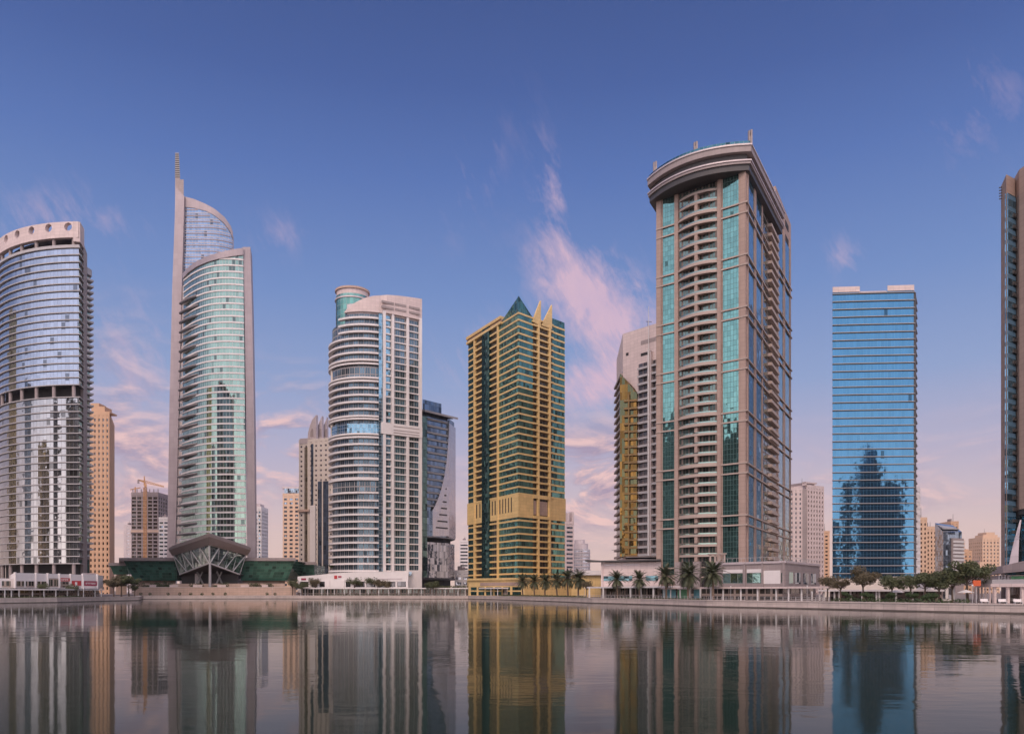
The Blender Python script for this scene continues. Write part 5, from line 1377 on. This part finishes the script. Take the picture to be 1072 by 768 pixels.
# right podium
def right_podium():
    t = thing('granite_podium', 'long grey granite podium with turquoise shop windows under the brown curved-roof tower', 'shopping podium', (*W(740, 244), GZ))
    A, B, C = W(688, 268), W(822, 232), W(858, 264)
    D = 236.0
    zu, zl = 12.6, 5.75
    A0 = ray_on(746, A, B)
    mb = MB(); mb.prism([A0, B, C, W(852, 300), W(747, 275)], zl, zu); part('upper_storey', mb, M['granite'], t)
    mb = MB(); mb.prism(offset([A, B, C], -1.2) + [W(851, 299), W(690, 288)], GZ, zl - .003); part('ground_storey', mb, shop, t)
    tq = glass('turquoise_shop_glass', (0.30, 0.50, 0.48), 2.6, 3.4, (0.3, 0.36, 0.36), 0.10, 0.10, 0.02, 0.006, 0.12)
    for a, b in ((757, 777.5), (782, 797.5), (818, 821.5)):
        mb = MB(); mb.panel(A, B, a, b, zl + 1.0, zl + 4.0, -0.2, 0.08); part('shop_window', mb, tq, t)
    mb = MB(); mb.panel(A, B, 799.5, 817, zl + 0.8, zl + 4.7, -0.2, 0.08); part('shop_window', mb, M['white'], t, 'blanked-out white shop window')
    for a, b in ((757, 777.5), (782, 797.5)):
        mb = MB(); mb.panel(A, B, a, b, zl + 4.15, zl + 5.2, -0.2, 0.10); part('sign_band', mb, M['white'], t)
    for a, b in ((826, 830), (832, 838), (841, 846), (849, 854)):
        mb = MB(); mb.panel(B, C, a, b, zl + 0.8, zl + 4.2, -0.2, 0.08); part('shop_window', mb, gB if a != 826 else tq, t)
    for px in (755.5, 779.8, 798.6, 820.6):
        mb = MB(); mb.panel(A, B, px - 1.0, px + 1.0, zl, zu + 0.15, -0.2, 0.35); part('pier', mb, M['granite'], t)
    mb = MB(); mb.ribbon(offset([A0, B, C], 0.35), zu - 0.1, zu + 0.55, 0.8); part('cornice', mb, M['mauve'], t)
    # roof terrace railing and plant screens
    mb = MB()
    rp = resample(offset([ray_on(752, A, B), B, C], -0.2), 1.6)
    for p in rp: mb.bar((*p, zu + .55), (*p, zu + 1.75), 0.08, 0.08)
    mb.ribbon(rp, zu + 1.72, zu + 1.82, 0.08); part('terrace_railing', mb, M['steel'], t)
    for px in (746, 751, 756, 761):
        mb = MB(); p = add(ray_on(px, A, B), (0, 3)); mb.box(p[0] - .25, p[1] - .25, zu, p[0] + .25, p[1] + .25, zu + 3.2); part('terrace_post', mb, M['brownlight'], t)
    mb = MB(); p, q = add(ray_on(744, A, B), (0, 3)), add(ray_on(763, A, B), (0, 3)); mb.prism([add(p, (0, -.6)), add(q, (0, -.6)), add(q, (0, .8)), add(p, (0, .8))], zu + 3.2, zu + 3.6); part('terrace_beam', mb, M['brownlight'], t)
    # tall entrance openings at the tower's foot
    g = glass('entrance_green_glass', (0.30, 0.42, 0.26), 1.6, 2.2, (0.2, 0.2, 0.2), 0.1, 0.1, 0.02, 0.006, 0.25)
    t3 = thing('tower_entrance', 'tall green glass entrance between stone piers behind the two rightmost palms of five', 'entrance', (*W(732, 284), GZ))
    A2, B2 = W(704, 290), W(757, 278)
    for a, b, m_, o1, nm in ((706, 757, M['dark'], -1.0, 'recess'), (716.5, 724, g, -0.6, 'entrance_glass'), (738, 747, g, -0.6, 'entrance_glass'), (707, 712, M['granite'], 0.4, 'stone_pier'), (726, 733, M['granite'], 0.4, 'stone_pier'), (749, 757, M['granite'], 0.4, 'stone_pier')):
        mb = MB(); mb.panel(A2, B2, a, b, GZ, Z(587.5, 284), -1.6 if nm == 'recess' else -1.2, o1); part(nm, mb, m_, t3)
right_podium()
def side_podium():
    t = thing('pale_stone_hall', 'pale stone hall with a wing-like roof left of the brown tower', 'hall', (*W(660, 300), GZ))
    A, B = W(631, 302), W(692, 294)
    z = lambda py: Z(py, 298)
    mb = MB(); mb.prism([A, B, W(692, 322), W(631, 326)], GZ, z(588)); part('wall', mb, M['pink'], t)
    mb = MB(); mb.prism([W(612.5, 300), W(629, 300), W(692, 291.5), W(692, 325), W(616, 330)], [z(587), z(588.5) + .3, z(587) , z(586), z(585)], [z(585.2), z(586.2), z(585.5), z(584), z(583)]); part('wing_roof', mb, M['darkmetal'], t)
    mb = MB(); mb.prism([W(655, 302), W(692, 297), W(692, 318), W(655, 320)], z(586) + 1.2, z(582)); part('roof_block', mb, M['granite'], t)
    mb = MB(); mb.panel(A, B, 632, 662, z(607.5), z(602.5), -0.3, 0.1); mb.panel(A, B, 676, 689, z(607.5), z(602.5), -0.3, 0.1); part('window_band', mb, glass('petrol_glass', (0.10, 0.20, 0.24), 2, 3, (0.1, 0.12, 0.12), 0.1, 0.1, 0.02, 0.005, 0.2), t)
    for a, b in ((633, 645.5), (653, 668)):
        mb = MB(); mb.panel(A, B, a, b, z(591.5), z(590), -0.1, 0.18); part('name_frieze', mb, M['mauve'], t)
    mb = MB(); mb.panel(A, B, 629.5, 631.5, GZ, z(588), -0.3, 0.5); part('corner_pier', mb, M['pink'], t)
    t2 = thing('ochre_low_building', 'low ochre building with a pale shallow vault roof, behind the row of small palms', 'building', (*W(615, 330), GZ))
    mb = MB(); mb.prism([W(598, 345), W(630, 340), W(630, 362), W(598, 366)], GZ, Z(601, 330)); part('wall', mb, M['gold'], t2)
    mb = MB(); ps = [W(597, 343), W(606, 342), W(616, 340.5), W(626, 339), W(630, 338.5)]
    mb.prism(ps + [W(630, 364), W(597, 368)], Z(601, 328), [Z(598.5, 328), Z(596.6, 326), Z(595.6, 323), Z(595.4, 321), Z(595.8, 320), Z(595.8, 330), Z(598.5, 330)]); part('vault_roof', mb, M['white'], t2)
side_podium()
pv = canopy('waterfront_canopy', 'white canopy on square posts right of the gold tower palms', [614, 640, 668, 690], 5.0, 5.45, 0.55, 8, [617, 631.5, 646.5, 660, 671, 684], backwall=shop2, colw=0.5)
canopy('waterfront_canopy', 'long thin white canopy along the granite podium behind the tall palms', [690, 720, 750, 790, 824, 850, 868], 6.5, 5.1, 0.5, 6.5,
       [695, 702, 712, 722, 733, 744, 757, 775.5, 793, 812.5, 825.5, 839], roofmat='pink')
canopy('waterfront_canopy', 'shaded canopy on white posts behind the hedge below the blue tower', [856, 880, 910, 940, 972], 18.0, 4.35, 0.45, 7.0, [850, 858, 862.5, 866.5, 873.5, 878.5, 890.5, 902.5, 917.5, 920.5, 938, 955, 968], backwall=shop)
for px0, px1, m_, lab in ((694, 707.5, 'turq', 'turquoise shop hoarding left of the green one, under the thin canopy'), (709.5, 722, 'greenboard', 'green shop hoarding between two turquoise ones'), (726.5, 734, 'turq', 'turquoise shop hoarding right of the green one, under the thin canopy')):
    a, b = SP(px0, 10.2), SP(px1, 10.2)
    mb = MB(); mb.prism([a, b, add(b, (0, .3)), add(a, (0, .3))], GZ, GZ + 3.0)
    t_ = thing('shop_hoarding', lab, 'hoarding', (*lerp(a, b, .5), GZ)); part('board', mb, M[m_], t_)
    mb = MB(); mb.prism([add(a, (-.05, -.08)), add(b, (.05, -.08)), add(b, (.05, .35)), add(a, (-.05, .35))], GZ + 3.0, GZ + 3.2); part('top_rail', mb, M['white'], t_)
# far right podium
def far_right():
    t = thing('angled_roof_podium', 'pale pavilion with sharply rising grey roof and a portico at the right edge', 'pavilion', (*W(1055, 190), GZ))
    A, B, E = W(1033, 196), W(1046, 184), W(1100, 172)
    D = 186
    z = lambda py: Z(py, D)
    mb = MB(); mb.prism([A, B, E, (140, 215), (118, 222)], 6.0, z(602)); part('upper_wall', mb, M['mauve'], t)
    mb = MB(); mb.panel(B, E, 1059.5, 1078, z(608.8), z(603.2), -.1, .3); part('green_panel', mb, M['greenboard'], t)
    for px in (1047.5, 1050.2, 1053.5, 1057):
        mb = MB(); mb.panel(B, E, px, px + 1.2, z(612), z(602), -.1, 0.6); part('fin', mb, M['steel'], t)
    # the rising roof
    r0, r1, r2 = W(1029.5, 192), W(1050, 181), W(1100, 168)
    zs = [Z(602.5, 192), Z(594, 181), Z(583, 168)]
    bk = [(142, 214), (120, 224), ]
    mb = MB(); mb.prism([r0, r1, r2] + bk, [zs[0], zs[1] - 1.2, zs[2] - 2.4, zs[2] - 1.5, zs[0]], [zs[0] + .5, zs[1] + .5, zs[2] + .5, zs[2] + .7, zs[0] + .9]); part('rising_roof', mb, M['granite'], t)
    mb = MB(); P = [W(1021.5, 184), W(1037, 172), W(1095, 163)]
    mb.ribbon(P, 5.3, 6.0, 9); part('portico_roof', mb, M['pink'], t)
    for px, e in ((1022.5, 0), (1026, 0), (1029.5, 0), (1033.5, 0), (1038, 1), (1043, 1), (1057, 1), (1072, 1), (1086, 1)):
        p = add(ray_on(px, P[e], P[e + 1]), (0.1, 0.8)); w = 0.3 if px not in (1043, 1057, 1072) else 0.55
        mb = MB(); mb.box(p[0] - w / 2, p[1] - w / 2, GZ, p[0] + w / 2, p[1] + w / 2, 5.3); part('portico_column', mb, M['pink'], t)
    mb = MB(); mb.ribbon(offset(P, -6), GZ, 5.3, 0.5); part('portico_shop_front', mb, shop, t)
    mb = MB(); mb.ribbon(offset(P, -0.3), 6.0, 6.9, 0.1); part('balustrade', mb, M['steel'], t)
    p = W(1022.5, 169)
    t2 = thing('orange_sign', 'bright orange-red sign panel beside the big round tree', 'sign', (*p, GZ)); mb = MB(); mb.box(p[0] - .8, p[1] - .15, 5.5, p[0] + .8, p[1] + .15, 6.7); part('panel', mb, M['orangered'], t2)
    mb = MB(); mb.box(p[0] - .08, p[1] + .15, GZ, p[0] + .08, p[1] + .3, 6.5); part('post', mb, M['steel'], t2)
    for px, lab in ((1031, 'left low white bench on the quay before the portico'), (1050, 'middle low white bench on the quay before the portico'), (1066, 'right low white bench on the quay before the portico')):
        c_ = SP(px, 3.0); tb = thing('quay_bench', lab, 'bench', (*c_, GZ), 'white benches on the quay')
        mb = MB(); mb.box(c_[0] - .8, c_[1] - .25, GZ + .4, c_[0] + .8, c_[1] + .25, GZ + .52); part('seat', mb, M['white'], tb)
        mb = MB(); mb.prism([add(c_, (-.8, .25)), add(c_, (.8, .25)), add(c_, (.8, .35)), add(c_, (-.8, .35))], GZ + .52, GZ + 1.0); part('backrest', mb, M['white'], tb)
        for s in (-.7, .7):
            mb = MB(); mb.box(c_[0] + s - .06, c_[1] - .2, GZ, c_[0] + s + .06, c_[1] + .2, GZ + .4); part('leg', mb, M['steel'], tb)
far_right()
def parasol(px, back, lab):
    c_ = SP(px, back); t = thing('parasol', lab, 'parasol', (*c_, GZ))
    mb = MB(); mb.tube((*c_, GZ), (*c_, GZ + 2.9), .05, .05, 6); part('pole', mb, M['steel'], t)
    mb = MB(); mb.tube((*c_, GZ + 2.3), (*c_, GZ + 2.9), 1.7, .05, 8, False); mb.tube((*c_, GZ + 2.22), (*c_, GZ + 2.3), 1.7, 1.7, 8, False); part('canopy', mb, M['white'], t)
parasol(1011, 9, 'white parasol under the big round tree'); parasol(939, 14.0, 'grey-white parasol in the shade below the blue tower')
mb = MB(); p, q = W(975, 215), W(1000, 215); mb.prism([p, q, add(q, (0, 8)), add(p, (0, 8))], GZ, 7.6)
tk = thing('white_kiosk', 'low white kiosk behind the trees left of the big round tree', 'kiosk', (*lerp(p, q, .5), GZ)); part('wall', mb, M['white'], tk)
mb = MB(); mb.prism([add(p, (-.5, -.5)), add(q, (.5, -.5)), add(q, (.5, 8.5)), add(p, (-.5, 8.5))], 7.603, 7.95); part('roof', mb, M['mauve'], tk)
for f in (0.12, 0.42, 0.72):
    a, b = lerp(p, q, f), lerp(p, q, f + .17); mb = MB(); mb.prism([add(a, (0, -.06)), add(b, (0, -.06)), add(b, (0, .1)), add(a, (0, .1))], GZ + .5, GZ + 3.4); part('window', mb, gA, tk)

# ------------------------------------------------------------------ trees, palms, hedges
def build_tree_meshes(kind, seed):
    rnd = random.Random(seed)
    tr = MB(); cr = MB()
    if kind == 'palm':
        pts = [Vector((0.12 * math.sin(k * .5 + seed), 0.1 * math.cos(k * .7 + seed) - .1, 0.72 * k)) for k in range(10)]
        for a, b in zip(pts, pts[1:]):
            k = a.z / 6.5
            tr.tube(a - Vector((0, 0, .02)), b, 0.33 - .08 * k, 0.30 - .08 * k, 9, False)
        top = pts[-1]
        for k in range(8): leafblob(tr, (top.x, top.y, top.z - .35), (.42, .42, .4), 8, .3, rnd)
        for i in range(52):
            az = i * 2.399 + rnd.uniform(-.2, .2); f = (i + .5) / 52
            el0 = R(84 - 128 * f + rnd.uniform(-8, 8)); Lf = rnd.uniform(3.7, 4.6) * (1 - .15 * abs(f - .5))
            d = Vector((math.cos(az), math.sin(az), 0)); p = top.copy(); n = 12; el = el0
            side = Vector((-math.sin(az), math.cos(az), 0))
            for k in range(n):
                q = p + (d * math.cos(el) + Vector((0, 0, math.sin(el)))) * (Lf / n)
                wd = .055 * (1 - k / n) + .015
                cr.face([p - side * wd, p + side * wd, q + side * wd, q - side * wd])
                if k > 0:
                    up = side.cross((q - p).normalized())
                    for s in (-1, 1):
                        ll = 1.0 * math.sin(math.pi * min(1, (k + 1.2) / (n + 1))) ** .7 + .12
                        tip = p + side * s * ll * .72 + (q - p).normalized() * ll * .55 + Vector((0, 0, -.18 * ll)) + up * rnd.uniform(-.1, .1)
                        cr.face([p, p + (q - p) * .55, tip])
                        tip2 = tip + (q - p) * .5; cr.face([p + (q - p) * .5, q, tip2])
                el -= R(rnd.uniform(3.0, 6.5)); p = q
    else:
        H = 3.0 if kind != 'low' else 1.8
        tr.tube((0, 0, -.05), (0.05, 0, H * .55), .2, .15, 8, False); tr.tube((0.05, 0, H * .52), (0.1, .05, H), .15, .11, 8)
        lobes = []
        nb = 9
        for i in range(nb):
            a = i * 2.4 + rnd.uniform(-.3, .3); rr = rnd.uniform(.6, 2.1); z = H + rnd.uniform(.3, 2.4) * (1 - rr / 4)
            e = Vector((math.cos(a) * rr, math.sin(a) * rr, z))
            tr.tube((0.08, .03, H * rnd.uniform(.7, .98)), e, .08, .03, 5, False)
            lobes.append(e)
            for s in range(2):
                e2 = e + Vector((rnd.uniform(-.9, .9), rnd.uniform(-.9, .9), rnd.uniform(-.1, .8))); tr.tube(e, e2, .03, .015, 4, False); lobes.append(e2)
        for e in lobes:
            r = rnd.uniform(.55, 1.0)
            leafblob(cr, e, (r * 1.15, r * 1.15, r * .75), 150 if kind != 'sparse' else 60, .19, rnd)
    return tr.build('trunk_mesh', None).data, cr.build('crown_mesh', None).data
TM = {}
for kind, seeds in (('palm', (1, 2, 3)), ('bushy', (4, 5, 6)), ('sparse', (7, 8)), ('low', (9, 10))):
    for i, s in enumerate(seeds):
        TM[kind, i] = build_tree_meshes(kind, s)
        for o_ in [o for o in bpy.data.objects if o.name.startswith(('trunk_mesh', 'crown_mesh'))]: bpy.data.objects.remove(o_)
def plant(name, label, cat, kind, var, p, scale, rot, trunkmat, leafmat, group, crownname='crown', zs=1.0):
    t = thing(name, label, cat, (*p, GZ), group); t.rotation_euler = (0, 0, rot); t.scale = (scale, scale, scale * zs)
    for nm, me, m_ in (('trunk', TM[kind, var][0], trunkmat), (crownname, TM[kind, var][1], leafmat)):
        key = me.name + m_.name
        me2 = bpy.data.meshes.get(key) or me.copy(); me2.name = key
        if not me2.materials: me2.materials.append(m_)
        o = bpy.data.objects.new(nm, me2); col.objects.link(o); o.parent = t
    return t
for i, (px, back, sc_, lab) in enumerate([(646, 3.5, 1.04, 'tall date palm in front of the pale stone hall, leftmost of five'), (669, 3.5, 1.0, 'date palm at the right end of the pale stone hall, second of five'),
        (697, 3.5, 1.14, 'date palm before the left turquoise hoarding, middle of five'), (721, 3.5, 1.16, 'date palm before the right edge of the green hoarding'), (747, 3.5, 1.18, 'date palm before the granite podium, rightmost of five')]):
    plant('date_palm', lab, 'palm tree', 'palm', i % 3, SP(px, back), sc_, 1.3 * i, M['palmbark'], M['palm'], 'tall date palms on the right quay', 'fronds')
for i, (px, back, sc_, lab) in enumerate([(547, 7, 1.12, 'small palm at the corner of the ochre podium, first of six'), (559, 6, 1.05, 'small palm before the ochre podium, second of six'), (571, 6, 1.08, 'small palm before the ochre podium, third of six'), (583, 6, 1.1, 'small palm before the ochre podium, fourth of six'),
        (594, 5, 1.18, 'small palm before the right end of the ochre podium'), (606, 5, 1.15, 'small palm before the vault-roofed ochre building')]):
    plant('date_palm', lab, 'palm tree', 'palm', (i + 1) % 3, SP(px, back), sc_, 2.1 * i, M['palmbark'], M['palm'], 'small palms before the gold tower', 'fronds')
plant('leafy_tree', 'dark leafy tree right of the small palms before the vaulted building', 'tree', 'sparse', 0, SP(614, 7), 1.15, .4, M['bark'], M['leafdry'], 'trees on the right quay')
for i, (px, back, sc_, kind, var, mat, lab) in enumerate([
        (866, 9, 1.15, 'sparse', 0, 'leafdry', 'thin dry tree left of the blue tower corner'), (880, 8, 1.15, 'sparse', 1, 'leafdry', 'thin dry tree left of the wide brownish tree'), (904, 8, 1.40, 'bushy', 0, 'leafdry', 'wide brownish tree before the middle of the blue tower'), (934, 9, 1.15, 'bushy', 1, 'leaf', 'green spreading tree before the right half of the blue tower'),
        (953, 10, 1.15, 'sparse', 0, 'leaf', 'thin green tree below the right corner of the blue tower'), (968, 12, 1.25, 'bushy', 2, 'leaf', 'green tree below the slim white tower'), (983, 12, 1.15, 'bushy', 0, 'leaf', 'green tree before the slanted office'), (997, 11, 1.2, 'bushy', 1, 'leaf', 'dense green tree left of the largest tree'),
        (1013, 11, 1.65, 'bushy', 2, 'leaf', 'largest round tree, dense dark green crown near the orange sign')]):
    plant('leafy_tree', lab, 'tree', kind, var, SP(px, back), sc_, i * 1.1, M['bark'], M[mat], 'trees on the right quay')
for i, (px, sc_, lab) in enumerate([(886.5, .62, 'small clipped round tree before the thin dry trees'), (908, .62, 'small clipped round tree under the wide brownish tree'), (932, .58, 'small clipped round tree under the green spreading tree'), (955, .62, 'small clipped round tree below the tower corner'), (971, .56, 'left one of two clipped round trees close together'), (977, .56, 'right one of two clipped round trees close together')]):
    plant('clipped_tree', lab, 'tree', 'low', i % 2, SP(px, 4.5), sc_ * .9, i * .9, M['bark'], M['shrub'], 'clipped round trees behind the hedge')
for i, (px, back, sc_, kind, var, mat, lab) in enumerate([(119, 6, 1.5, 'bushy', 0, 'leafdry', 'greyish tree right of the left canopy end'), (127, 8, 1.8, 'bushy', 1, 'leaf', 'grey-green tree, middle of the clump left of the garden wall'), (135, 8, 1.65, 'bushy', 2, 'leaf', 'grey-green tree at the right of the clump left of the garden wall'),
        (141, 12, .95, 'sparse', 0, 'leaf', 'thin tree touching the left green wing'), (163, 40, 1.25, 'bushy', 0, 'leaf', 'tree on the terrace before the left green wing'), (175, 40, 1.45, 'sparse', 1, 'shrub', 'light green thin tree before the left green wing'), (260, 42, 1.1, 'bushy', 1, 'leaf', 'tree on the terrace before the right green wing'), (290.5, 18, .95, 'low', 0, 'leaf', 'low tree at the right end of the terrace'),
        (306, 7, 1.6, 'sparse', 0, 'leaf', 'thin tree left of the middle canopy'), (316, 3, 1.4, 'bushy', 1, 'leaf', 'dark low tree at the left end of the middle canopy'), (330, 14, 1.8, 'sparse', 0, 'leafdry', 'sparse tree before the left half of the white podium'), (371, 14, 1.95, 'sparse', 1, 'leaf', 'sparse tall tree before the white podium, left of three'), (388, 14, 1.9, 'sparse', 0, 'leaf', 'sparse tall tree before the white podium, middle of three'),
        (402, 14, 1.8, 'bushy', 1, 'leafdry', 'sparse tall tree before the white podium, right of three'), (453, 5, 1.45, 'bushy', 2, 'leaf', 'dark tree on the quay under the sail tower'), (349.5, 38, 1.2, 'bushy', 0, 'shrub', 'light green tree on the podium roof below the balconies'),
        (44, 7, 1.0, 'sparse', 0, 'leaf', 'thin tree before the white podium, left of two'), (76, 6, 1.0, 'sparse', 1, 'leaf', 'thin tree before the red shop signs'), (640, 14, .8, 'sparse', 1, 'leafdry', 'thin tree behind the leftmost tall palm')]):
    o = plant('leafy_tree', lab, 'tree', kind, var, SP(px, back), sc_, i * 1.7, M['bark'], M[mat], 'trees on the left quay')
    if px == 349.5: o.location.z = Z(600, 470)
def hedge(pxs, back, h, w, label, n=34, mat='shrub'):
    mb = MB(); rnd = random.Random(int(pxs[0]))
    pth = resample([SP(px, back) for px in pxs], .9)
    for p in pth: leafblob(mb, (p[0], p[1], GZ + h * .5), (.7, w, h * .55), n, .22, rnd)
    c_ = pth[len(pth) // 2]
    solo('hedge', mb, M[mat], label, 'hedge', (*c_, GZ))
hedge([873, 900, 940, 980, 1012], 1.9, .95, .6, 'long clipped green hedge along the quay below the blue tower')
hedge([524, 560, 600, 613], 2.5, .8, .5, 'low dark hedge along the quay under the small palms', 26, 'leaf')
hedge([650, 700, 735], 2.4, .5, .4, 'thin low hedge at the feet of the tall palms', 18, 'leaf')
hedge([-10, 30, 60, 84], 2.6, .6, .5, 'low dark hedge in front of the left canopy', 22, 'leaf')
hedge([330, 370, 410, 440], 3.0, .8, .5, 'low dark hedge in front of the middle canopy', 24, 'leaf')
def railing(pxs, label):
    pth = resample([SP(px, 0.35) for px in pxs], 2.0)
    c_ = pth[len(pth) // 2]; t = thing('quay_railing', label, 'railing', (*c_, GZ))
    mb = MB()
    for p in pth: mb.bar((*p, GZ), (*p, GZ + 1.05), .09, .09)
    part('posts', mb, M['steel'], t)
    for h_ in (.55, 1.05):
        mb = MB(); mb.ribbon(pth, GZ + h_ - .03, GZ + h_ + .03, .06); part('rail', mb, M['steel'], t)
railing([604, 640, 680, 720, 760, 800, 840, 868], 'thin steel railing along the quay before the tall palms and granite podium')
# quay lamps
for px, lab in ((285, 'slim lamp post on the quay at the right end of the garden wall'), (433, 'slim lamp post on the quay left of the sail tower'), (612, 'slim lamp post at the left end of the canopy right of the palms'), (765, 'slim lamp post on the quay before the granite podium'), (845, 'slim lamp post where the granite podium turns its corner'), (1018, 'slim lamp post by the orange sign')):
    c_ = SP(px, 1.6); t = thing('lamp_post', lab, 'lamp post', (*c_, GZ), 'slim lamp posts on the quay')
    mb = MB(); mb.tube((*c_, GZ), (*c_, GZ + 3.6), .07, .05, 6); part('post', mb, M['steel'], t)
    mb = MB(); mb.tube((*c_, GZ + 3.6), (*c_, GZ + 3.95), .16, .2, 8); part('lantern', mb, M['white'], t)

# ------------------------------------------------------------------ the near bank's towers: behind the viewer, mirrored in the glass fronts
def mirror_tower(label, x, y, w, d, h, g, wall, step=None):
    t = thing('near_bank_tower', label, 'tower', (x, y, GZ), 'towers on the near bank')
    poly = [(x - w / 2, y - d), (x + w / 2, y - d), (x + w / 2, y), (x - w / 2, y)]
    mb = MB(); mb.prism(poly, GZ, h); part('glazing', mb, g, t)
    H = 4.0; mb = MB(); mb.ribbon(offset(poly, .3, True), 6, 7.4, .6, True); o = part('floor_band', mb, wall, t); stack(o, [H * k for k in range(1, int((h - 8) / H))])
    mb = MB(); mb.prism(offset(poly, .5, True), h + .002, h + 3); part('parapet', mb, wall, t)
    if step:
        f, hh = step; p2 = [lerp((x, y - d / 2), p, f) for p in poly]; mb = MB(); mb.prism(p2, h + 3.002, hh); part('upper_storeys', mb, g, t)
for lab, x, y, w, d, h, g, wl, st in (
    ('slab on the near bank opposite the round balcony tower', -60, -230, 40, 28, 60, gB, M['brown'], None),
    ('low slab on the near bank opposite the tall palms', 232, -170, 34, 26, 70, gB, M['sand'], None)):
    mirror_tower(lab, x, y, w, d, h, g, wl, st)

def mirrored(label, pt, n, px, dist, py_top, w, g, wall, step_top=None):
    """stands where the sight line of photo column px, turned back by a glass front with normal n at pt, runs dist metres on"""
    l = ln(pt); d = mul(pt, 1 / l); k = 2 * (d[0] * n[0] + d[1] * n[1]); r = sub(d, mul(n, k)); r = mul(r, 1 / ln(r))
    q = add(pt, mul(r, dist)); slope = (HYP - py_top) / FPX * pt[1] / l
    h = EYE + slope * (l + dist)
    st = (0.55, EYE + (HYP - step_top) / FPX * pt[1] / l * (l + dist)) if step_top else None
    mirror_tower(label, q[0], q[1], w, w * .8, h, g, wall, st)
gGold = glass('gold_facade_glass', (0.62, 0.44, 0.16), 2, 4, (0.2, 0.15, 0.08), .1, .2, .02, .01, .3)
cc = (X(83, 384.0), 384 + 74.4)
def on_arc(px):
    k = (px - CXP) / FPX; a_, b_, c_ = k * k + 1, -2 * (k * cc[0] + cc[1]), cc[0] ** 2 + cc[1] ** 2 - 74.4 ** 2
    y = (-b_ - math.sqrt(b_ * b_ - 4 * a_ * c_)) / (2 * a_); p = (k * y, y); v = sub(p, cc); return p, mul(v, 1 / ln(v))
for px, dist, top, w, g, wl, lab in ((72, 330, 440, 46, gA, M['darkmetal'], 'dark tower left of the viewer, mirrored near the curved office tower\'s right edge'), (57, 360, 416, 26, gA, M['darkmetal'], 'slim dark tower left of the viewer, mirrored in the curved office tower'),
        (42, 400, 470, 60, gGold, M['gold'], 'ochre tower left of the viewer, mirrored in the middle of the curved office tower'), (25, 380, 412, 60, gB, M['darkmetal'], 'navy tower left of the viewer, mirrored in the curved office tower'), (9, 360, 345, 90, gGold, M['gold'], 'tall bronze tower left of the viewer, mirrored at the left of the curved office tower')):
    p, n_ = on_arc(px); mirrored(lab, p, n_, px, dist, top, w, g, wl)
a_, b_ = W(687.5, 297.6), W(781, 276)
for px, dist, top, w, lab in ((765, 470, 452, 60, 'dark tower on the left bank, mirrored in the right strip of the brown tower'), (700, 520, 445, 60, 'dark tower on the left bank, mirrored in the left strip of the brown tower')):
    mirrored(lab, ray_on(px, a_, b_), nrm(a_, b_), px, dist, top, w, gA, M['darkmetal'])
a_, b_ = W(871.5, 342.5), W(956.5, 340)
for px, dist, top, wpx, st, lab in ((912, 480, 487, 28, 468, 'stepped dark tower behind the viewer, mirrored in the middle of the blue tower'), (878, 500, 506, 13, None, 'dark block behind the viewer, mirrored in the left side of the blue tower'), (945, 470, 507, 24, None, 'dark block behind the viewer, mirrored in the right side of the blue tower')):
    mirrored(lab, ray_on(px, a_, b_), nrm(a_, b_), px, dist, top, wpx / FPX * (380 + dist), gB, M['darkmetal'], st)
gp, gc, gq = W(490.5, 484), W(543, 430), W(591, 458)
mirrored('dark tower behind the viewer, mirrored in the right face of the gold tower', ray_on(568, gc, gq), nrm(gc, gq), 568, 420, 425, 110, gA, M['darkmetal'])
# ------------------------------------------------------------------ haze
HAZE = 0.00005
if HAZE > 0:
    mb = MB(); mb.box(-1300, -700, -1.0, 1300, 1250, 420)
    m, t, out = mat_new('thin_haze')
    v = t.node('ShaderNodeVolumePrincipled'); v.inputs['Color'].default_value = (0.96, 0.90, 0.90, 1); v.inputs['Density'].default_value = HAZE; v.inputs['Anisotropy'].default_value = 0.2
    t.L.new(v.outputs[0], out.inputs['Volume'])
    o = mb.build('haze', m); o['kind'] = 'stuff'
